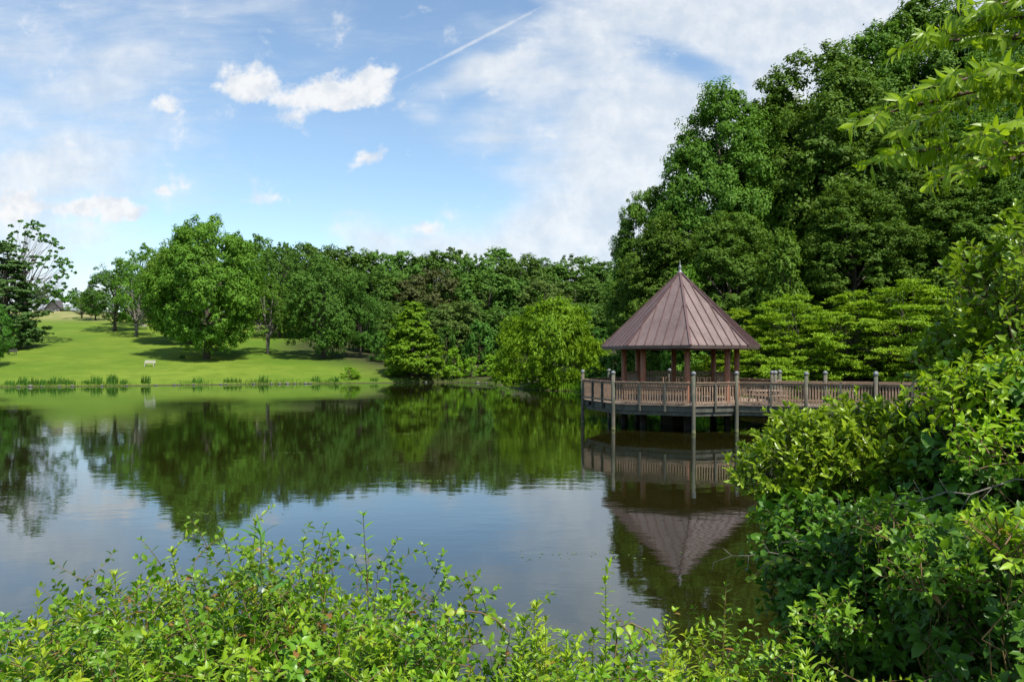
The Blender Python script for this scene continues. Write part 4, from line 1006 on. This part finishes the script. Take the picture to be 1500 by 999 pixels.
vine([(1190, 830, 4.8), (1150, 812, 4.8), (1118, 828, 4.8), (1104, 846, 4.8), (1094, 850, 4.8)], 3, 'bare-stemmed tendril reaching left from the deep green bush')

# undergrowth under the front plants: uncountable ground cover
r2 = np.random.default_rng(91); lf = Leafy(r2)
for i in range(2600):
    x = r2.uniform(-4.5, 6.0); y = r2.uniform(1.2, 5.9)
    if x > 2.4 and y < 1.8: continue
    g = gh(x, y) if i % 3 == 0 else g
    lf.shoot((x, y, gh(x, y)), (r2.normal() * .4, r2.normal() * .4, 1), r2.uniform(.12, .42), 6, .06, .036, 1.1, 3, .3, .4, .0025)
V, Q, T = leaves(np.array(lf.P), np.array(lf.D), np.array(lf.N), np.array(lf.L), np.array(lf.W)); v = np.array(lf.v)
tag(link('undergrowth', mesh_np('undergrowth', V, [Q, T], M['leaf_vine'], np.concatenate([np.tile(v, 2), np.tile(v, 4)]), True)), 'low leafy undergrowth covering the near bank', 'undergrowth', kind='stuff')

# ------------------------------------------------------------------ sky, sun, camera
SUN_EL, SUN_AZ = 58.0, 142.0      # azimuth clockwise from +Y (view direction)
w = bpy.data.worlds.new("World"); sc.world = w; w.use_nodes = True
nt = NT(w.node_tree); nt.n.clear()
sky = nt.node('ShaderNodeTexSky', sky_type='NISHITA', sun_disc=False, sun_elevation=math.radians(SUN_EL), sun_rotation=math.radians(SUN_AZ), air_density=1.0, dust_density=.6, ozone_density=1.6, altitude=60)
tc = nt.node('ShaderNodeTexCoord'); sp = nt.node('ShaderNodeSeparateXYZ'); nt.l.new(tc.outputs['Generated'], sp.inputs[0])
yy = nt.math('MAXIMUM', sp.outputs[1], .06); u = nt.math('DIVIDE', sp.outputs[0], yy); v = nt.math('DIVIDE', sp.outputs[2], yy)
cb = nt.node('ShaderNodeCombineXYZ'); nt.set(cb.inputs[0], u); nt.set(cb.inputs[1], v); UV = cb.outputs[0]
def warp(sc1, amp, det):
    nc = nt.noise(UV, sc1, det, .6, 0, 'Color')
    vm = nt.node('ShaderNodeVectorMath', operation='SUBTRACT'); nt.set(vm.inputs[0], nc); vm.inputs[1].default_value = (.5, .5, .5)
    vk = nt.node('ShaderNodeVectorMath', operation='MULTIPLY'); nt.l.new(vm.outputs[0], vk.inputs[0]); vk.inputs[1].default_value = (amp, amp * .7, 0)
    va = nt.node('ShaderNodeVectorMath', operation='ADD'); nt.l.new(vk.outputs[0], va.inputs[0]); nt.l.new(UV, va.inputs[1]); return va.outputs[0]
UV0 = UV
WA = warp(3.0, .34, 3); WB = warp(16.0, .075, 5)
def field(blobs):
    acc = None
    for (px, py, rx, ry, rot, amp) in blobs:
        mp_ = nt.node('ShaderNodeMapping', vector_type='TEXTURE'); nt.l.new(UV, mp_.inputs[0])
        mp_.inputs['Location'].default_value = ((px - 750) / F, (HZ - py) / F, 0); mp_.inputs['Rotation'].default_value = (0, 0, math.radians(rot)); mp_.inputs['Scale'].default_value = (rx / F, ry / F, 1)
        g = nt.node('ShaderNodeTexGradient', gradient_type='SPHERICAL'); nt.l.new(mp_.outputs[0], g.inputs[0])
        acc = nt.math('MULTIPLY', g.outputs['Fac'], amp) if acc is None else nt.math('MULTIPLY_ADD', g.outputs['Fac'], amp, acc)
    return acc
UV = WA
thin = field([(130, 120, 360, 150, -20, .72), (40, 235, 260, 60, 0, .7), (300, 40, 500, 90, 0, .25), (60, 370, 330, 170, 0, .85), (500, 60, 300, 90, 0, .2),
              (1000, 330, 520, 190, 14, 1.25), (760, 370, 330, 100, 8, .9), (880, 200, 330, 120, -8, .85), (860, 60, 260, 130, 20, .85), (1180, 70, 420, 190, -20, 1.35), (1330, 0, 460, 130, 0, 1.2),
              (650, 150, 110, 32, 28, .75), (745, 105, 90, 34, 28, .8), (1050, 260, 260, 200, 30, .6), (560, 400, 220, 90, 0, .35), (1500, 250, 500, 400, 0, .8), (-300, 300, 500, 400, 0, .7)])
UV = UV0
hole = field([(985, 80, 160, 42, -28, 1.0), (1090, 150, 120, 36, -38, .8)])
thin = nt.math('SUBTRACT', thin, nt.math('MULTIPLY', hole, .75))
thin = nt.math('SUBTRACT', thin, nt.rng(v, .46, .75, 0, .5))
mpc = nt.node('ShaderNodeMapping'); nt.l.new(UV, mpc.inputs[0]); mpc.inputs['Scale'].default_value = (.8, 2.3, 1); mpc.inputs['Rotation'].default_value = (0, 0, math.radians(-14))
n1 = nt.noise(mpc.outputs[0], 4.2, 9, .6, .35); 
mpd = nt.node('ShaderNodeMapping'); nt.l.new(UV, mpd.inputs[0]); mpd.inputs['Scale'].default_value = (.7, 3.6, 1); mpd.inputs['Rotation'].default_value = (0, 0, math.radians(-24))
n3 = nt.noise(mpd.outputs[0], 7.5, 8, .62, .5)
dthin = nt.rng(nt.math('ADD', nt.math('ADD', thin, nt.math('MULTIPLY', nt.math('SUBTRACT', n1, .5), 1.7)), nt.math('MULTIPLY', nt.math('SUBTRACT', n3, .5), .9)), .05, 1.1)
UV = WB
puff = field([(355, 124, 62, 38, 0, 1.3), (330, 132, 34, 26, 0, .8), (420, 134, 55, 28, 0, .9), (510, 132, 82, 40, 4, 1.35), (555, 130, 44, 36, 0, .9), (480, 148, 60, 26, 0, .9), (544, 90, 26, 15, 10, .8), (530, 228, 44, 16, 28, 1.0), (522, 208, 26, 8, 28, .7),
              (238, 157, 34, 18, 0, .6), (325, 174, 34, 12, 0, .5), (440, 172, 44, 14, 0, .55), (40, 302, 95, 28, 0, 1.1), (150, 302, 88, 24, 0, 1.15), (195, 305, 50, 20, 0, .8), (230, 278, 28, 9, -20, .65), (393, 288, 62, 13, 0, .6),
              (618, 330, 42, 22, 0, 1.1), (905, 345, 50, 30, 0, .9), (1010, 385, 70, 40, 0, .7), (60, 222, 90, 14, 6, .5)])
UV = UV0
n2 = nt.noise(UV, 19, 9, .62, .2)
dpuff = nt.rng(nt.math('ADD', puff, nt.math('MULTIPLY', nt.math('SUBTRACT', n2, .5), 3.2)), .18, 1.0)
# contrail: a thin line
mt_ = nt.node('ShaderNodeMapping', vector_type='TEXTURE'); nt.l.new(UV, mt_.inputs[0]); mt_.inputs['Location'].default_value = ((700 - 750) / F, (HZ - 59) / F, 0); mt_.inputs['Rotation'].default_value = (0, 0, math.radians(27.2)); mt_.inputs['Scale'].default_value = (170 / F, 4.5 / F, 1)
gt = nt.node('ShaderNodeTexGradient', gradient_type='SPHERICAL'); nt.l.new(mt_.outputs[0], gt.inputs[0])
dtr = nt.rng(nt.math('ADD', gt.outputs['Fac'], nt.math('MULTIPLY', nt.math('SUBTRACT', nt.noise(UV, 60, 3), .5), .7)), .1, .9, 0, .5)
SKY = .12
cloudc = nt.mix(nt.rng(n2, .3, .7), c4((3.5, 3.9, 4.4)), c4((4.7, 4.85, 5.0)))
skyc = nt.mix(1.0, sky.outputs[0], c4((1.05, 1.08, 1.03)), 'MULTIPLY')
c = nt.mix(nt.math('MULTIPLY', dthin, .86), skyc, cloudc)
pc_ = nt.mix(nt.rng(nt.noise(UV, 30, 5, .6), .35, .6), c4((3.9, 4.15, 4.5)), c4((4.9, 4.95, 5.0)))
c = nt.mix(nt.math('MULTIPLY', nt.math('MAXIMUM', dpuff, dtr), .95), c, pc_)
bg = nt.node('ShaderNodeBackground'); nt.set(bg.inputs[0], c); bg.inputs[1].default_value = SKY
wo = nt.node('ShaderNodeOutputWorld'); nt.l.new(bg.outputs[0], wo.inputs[0])
w.cycles.sampling_method = 'MANUAL'; w.cycles.sample_map_resolution = 512

sl = bpy.data.lights.new('sun', 'SUN'); sl.energy = 4.0; sl.angle = math.radians(.53); sl.color = (1.0, .955, .88)
so = bpy.data.objects.new('sun', sl); col.objects.link(so)
el, az = math.radians(SUN_EL), math.radians(SUN_AZ)
dv = Vector((math.sin(az) * math.cos(el), math.cos(az) * math.cos(el), math.sin(el)))
so.rotation_euler = dv.to_track_quat('Z', 'Y').to_euler(); so.location = (0, 0, 60)

cam = bpy.data.cameras.new('camera'); cam.sensor_width = 36; cam.lens = 36 * F / 1500; cam.clip_end = 8000; cam.clip_start = .05
cam.shift_y = (HZ - 499.5) / 1500
co = bpy.data.objects.new('camera', cam); col.objects.link(co); co.location = (0, 0, EYE); co.rotation_euler = (math.radians(90), 0, 0)
sc.camera = co
vs_ = sc.view_settings; sc.display_settings.display_device = 'sRGB'; vs_.view_transform = 'Standard'; vs_.look = 'None'; vs_.exposure = .7; vs_.gamma = 1; vs_.use_curve_mapping = False
cy = sc.cycles; cy.use_denoising = True; cy.max_bounces = 6; cy.diffuse_bounces = 3; cy.glossy_bounces = 3; cy.transmission_bounces = 3; cy.transparent_max_bounces = 4
cy.caustics_reflective = False; cy.caustics_refractive = False; cy.sample_clamp_indirect = 4
try: cy.denoiser = 'OPENIMAGEDENOISE'; cy.denoising_input_passes = 'RGB_ALBEDO_NORMAL'; cy.denoising_prefilter = 'ACCURATE'
except Exception: pass
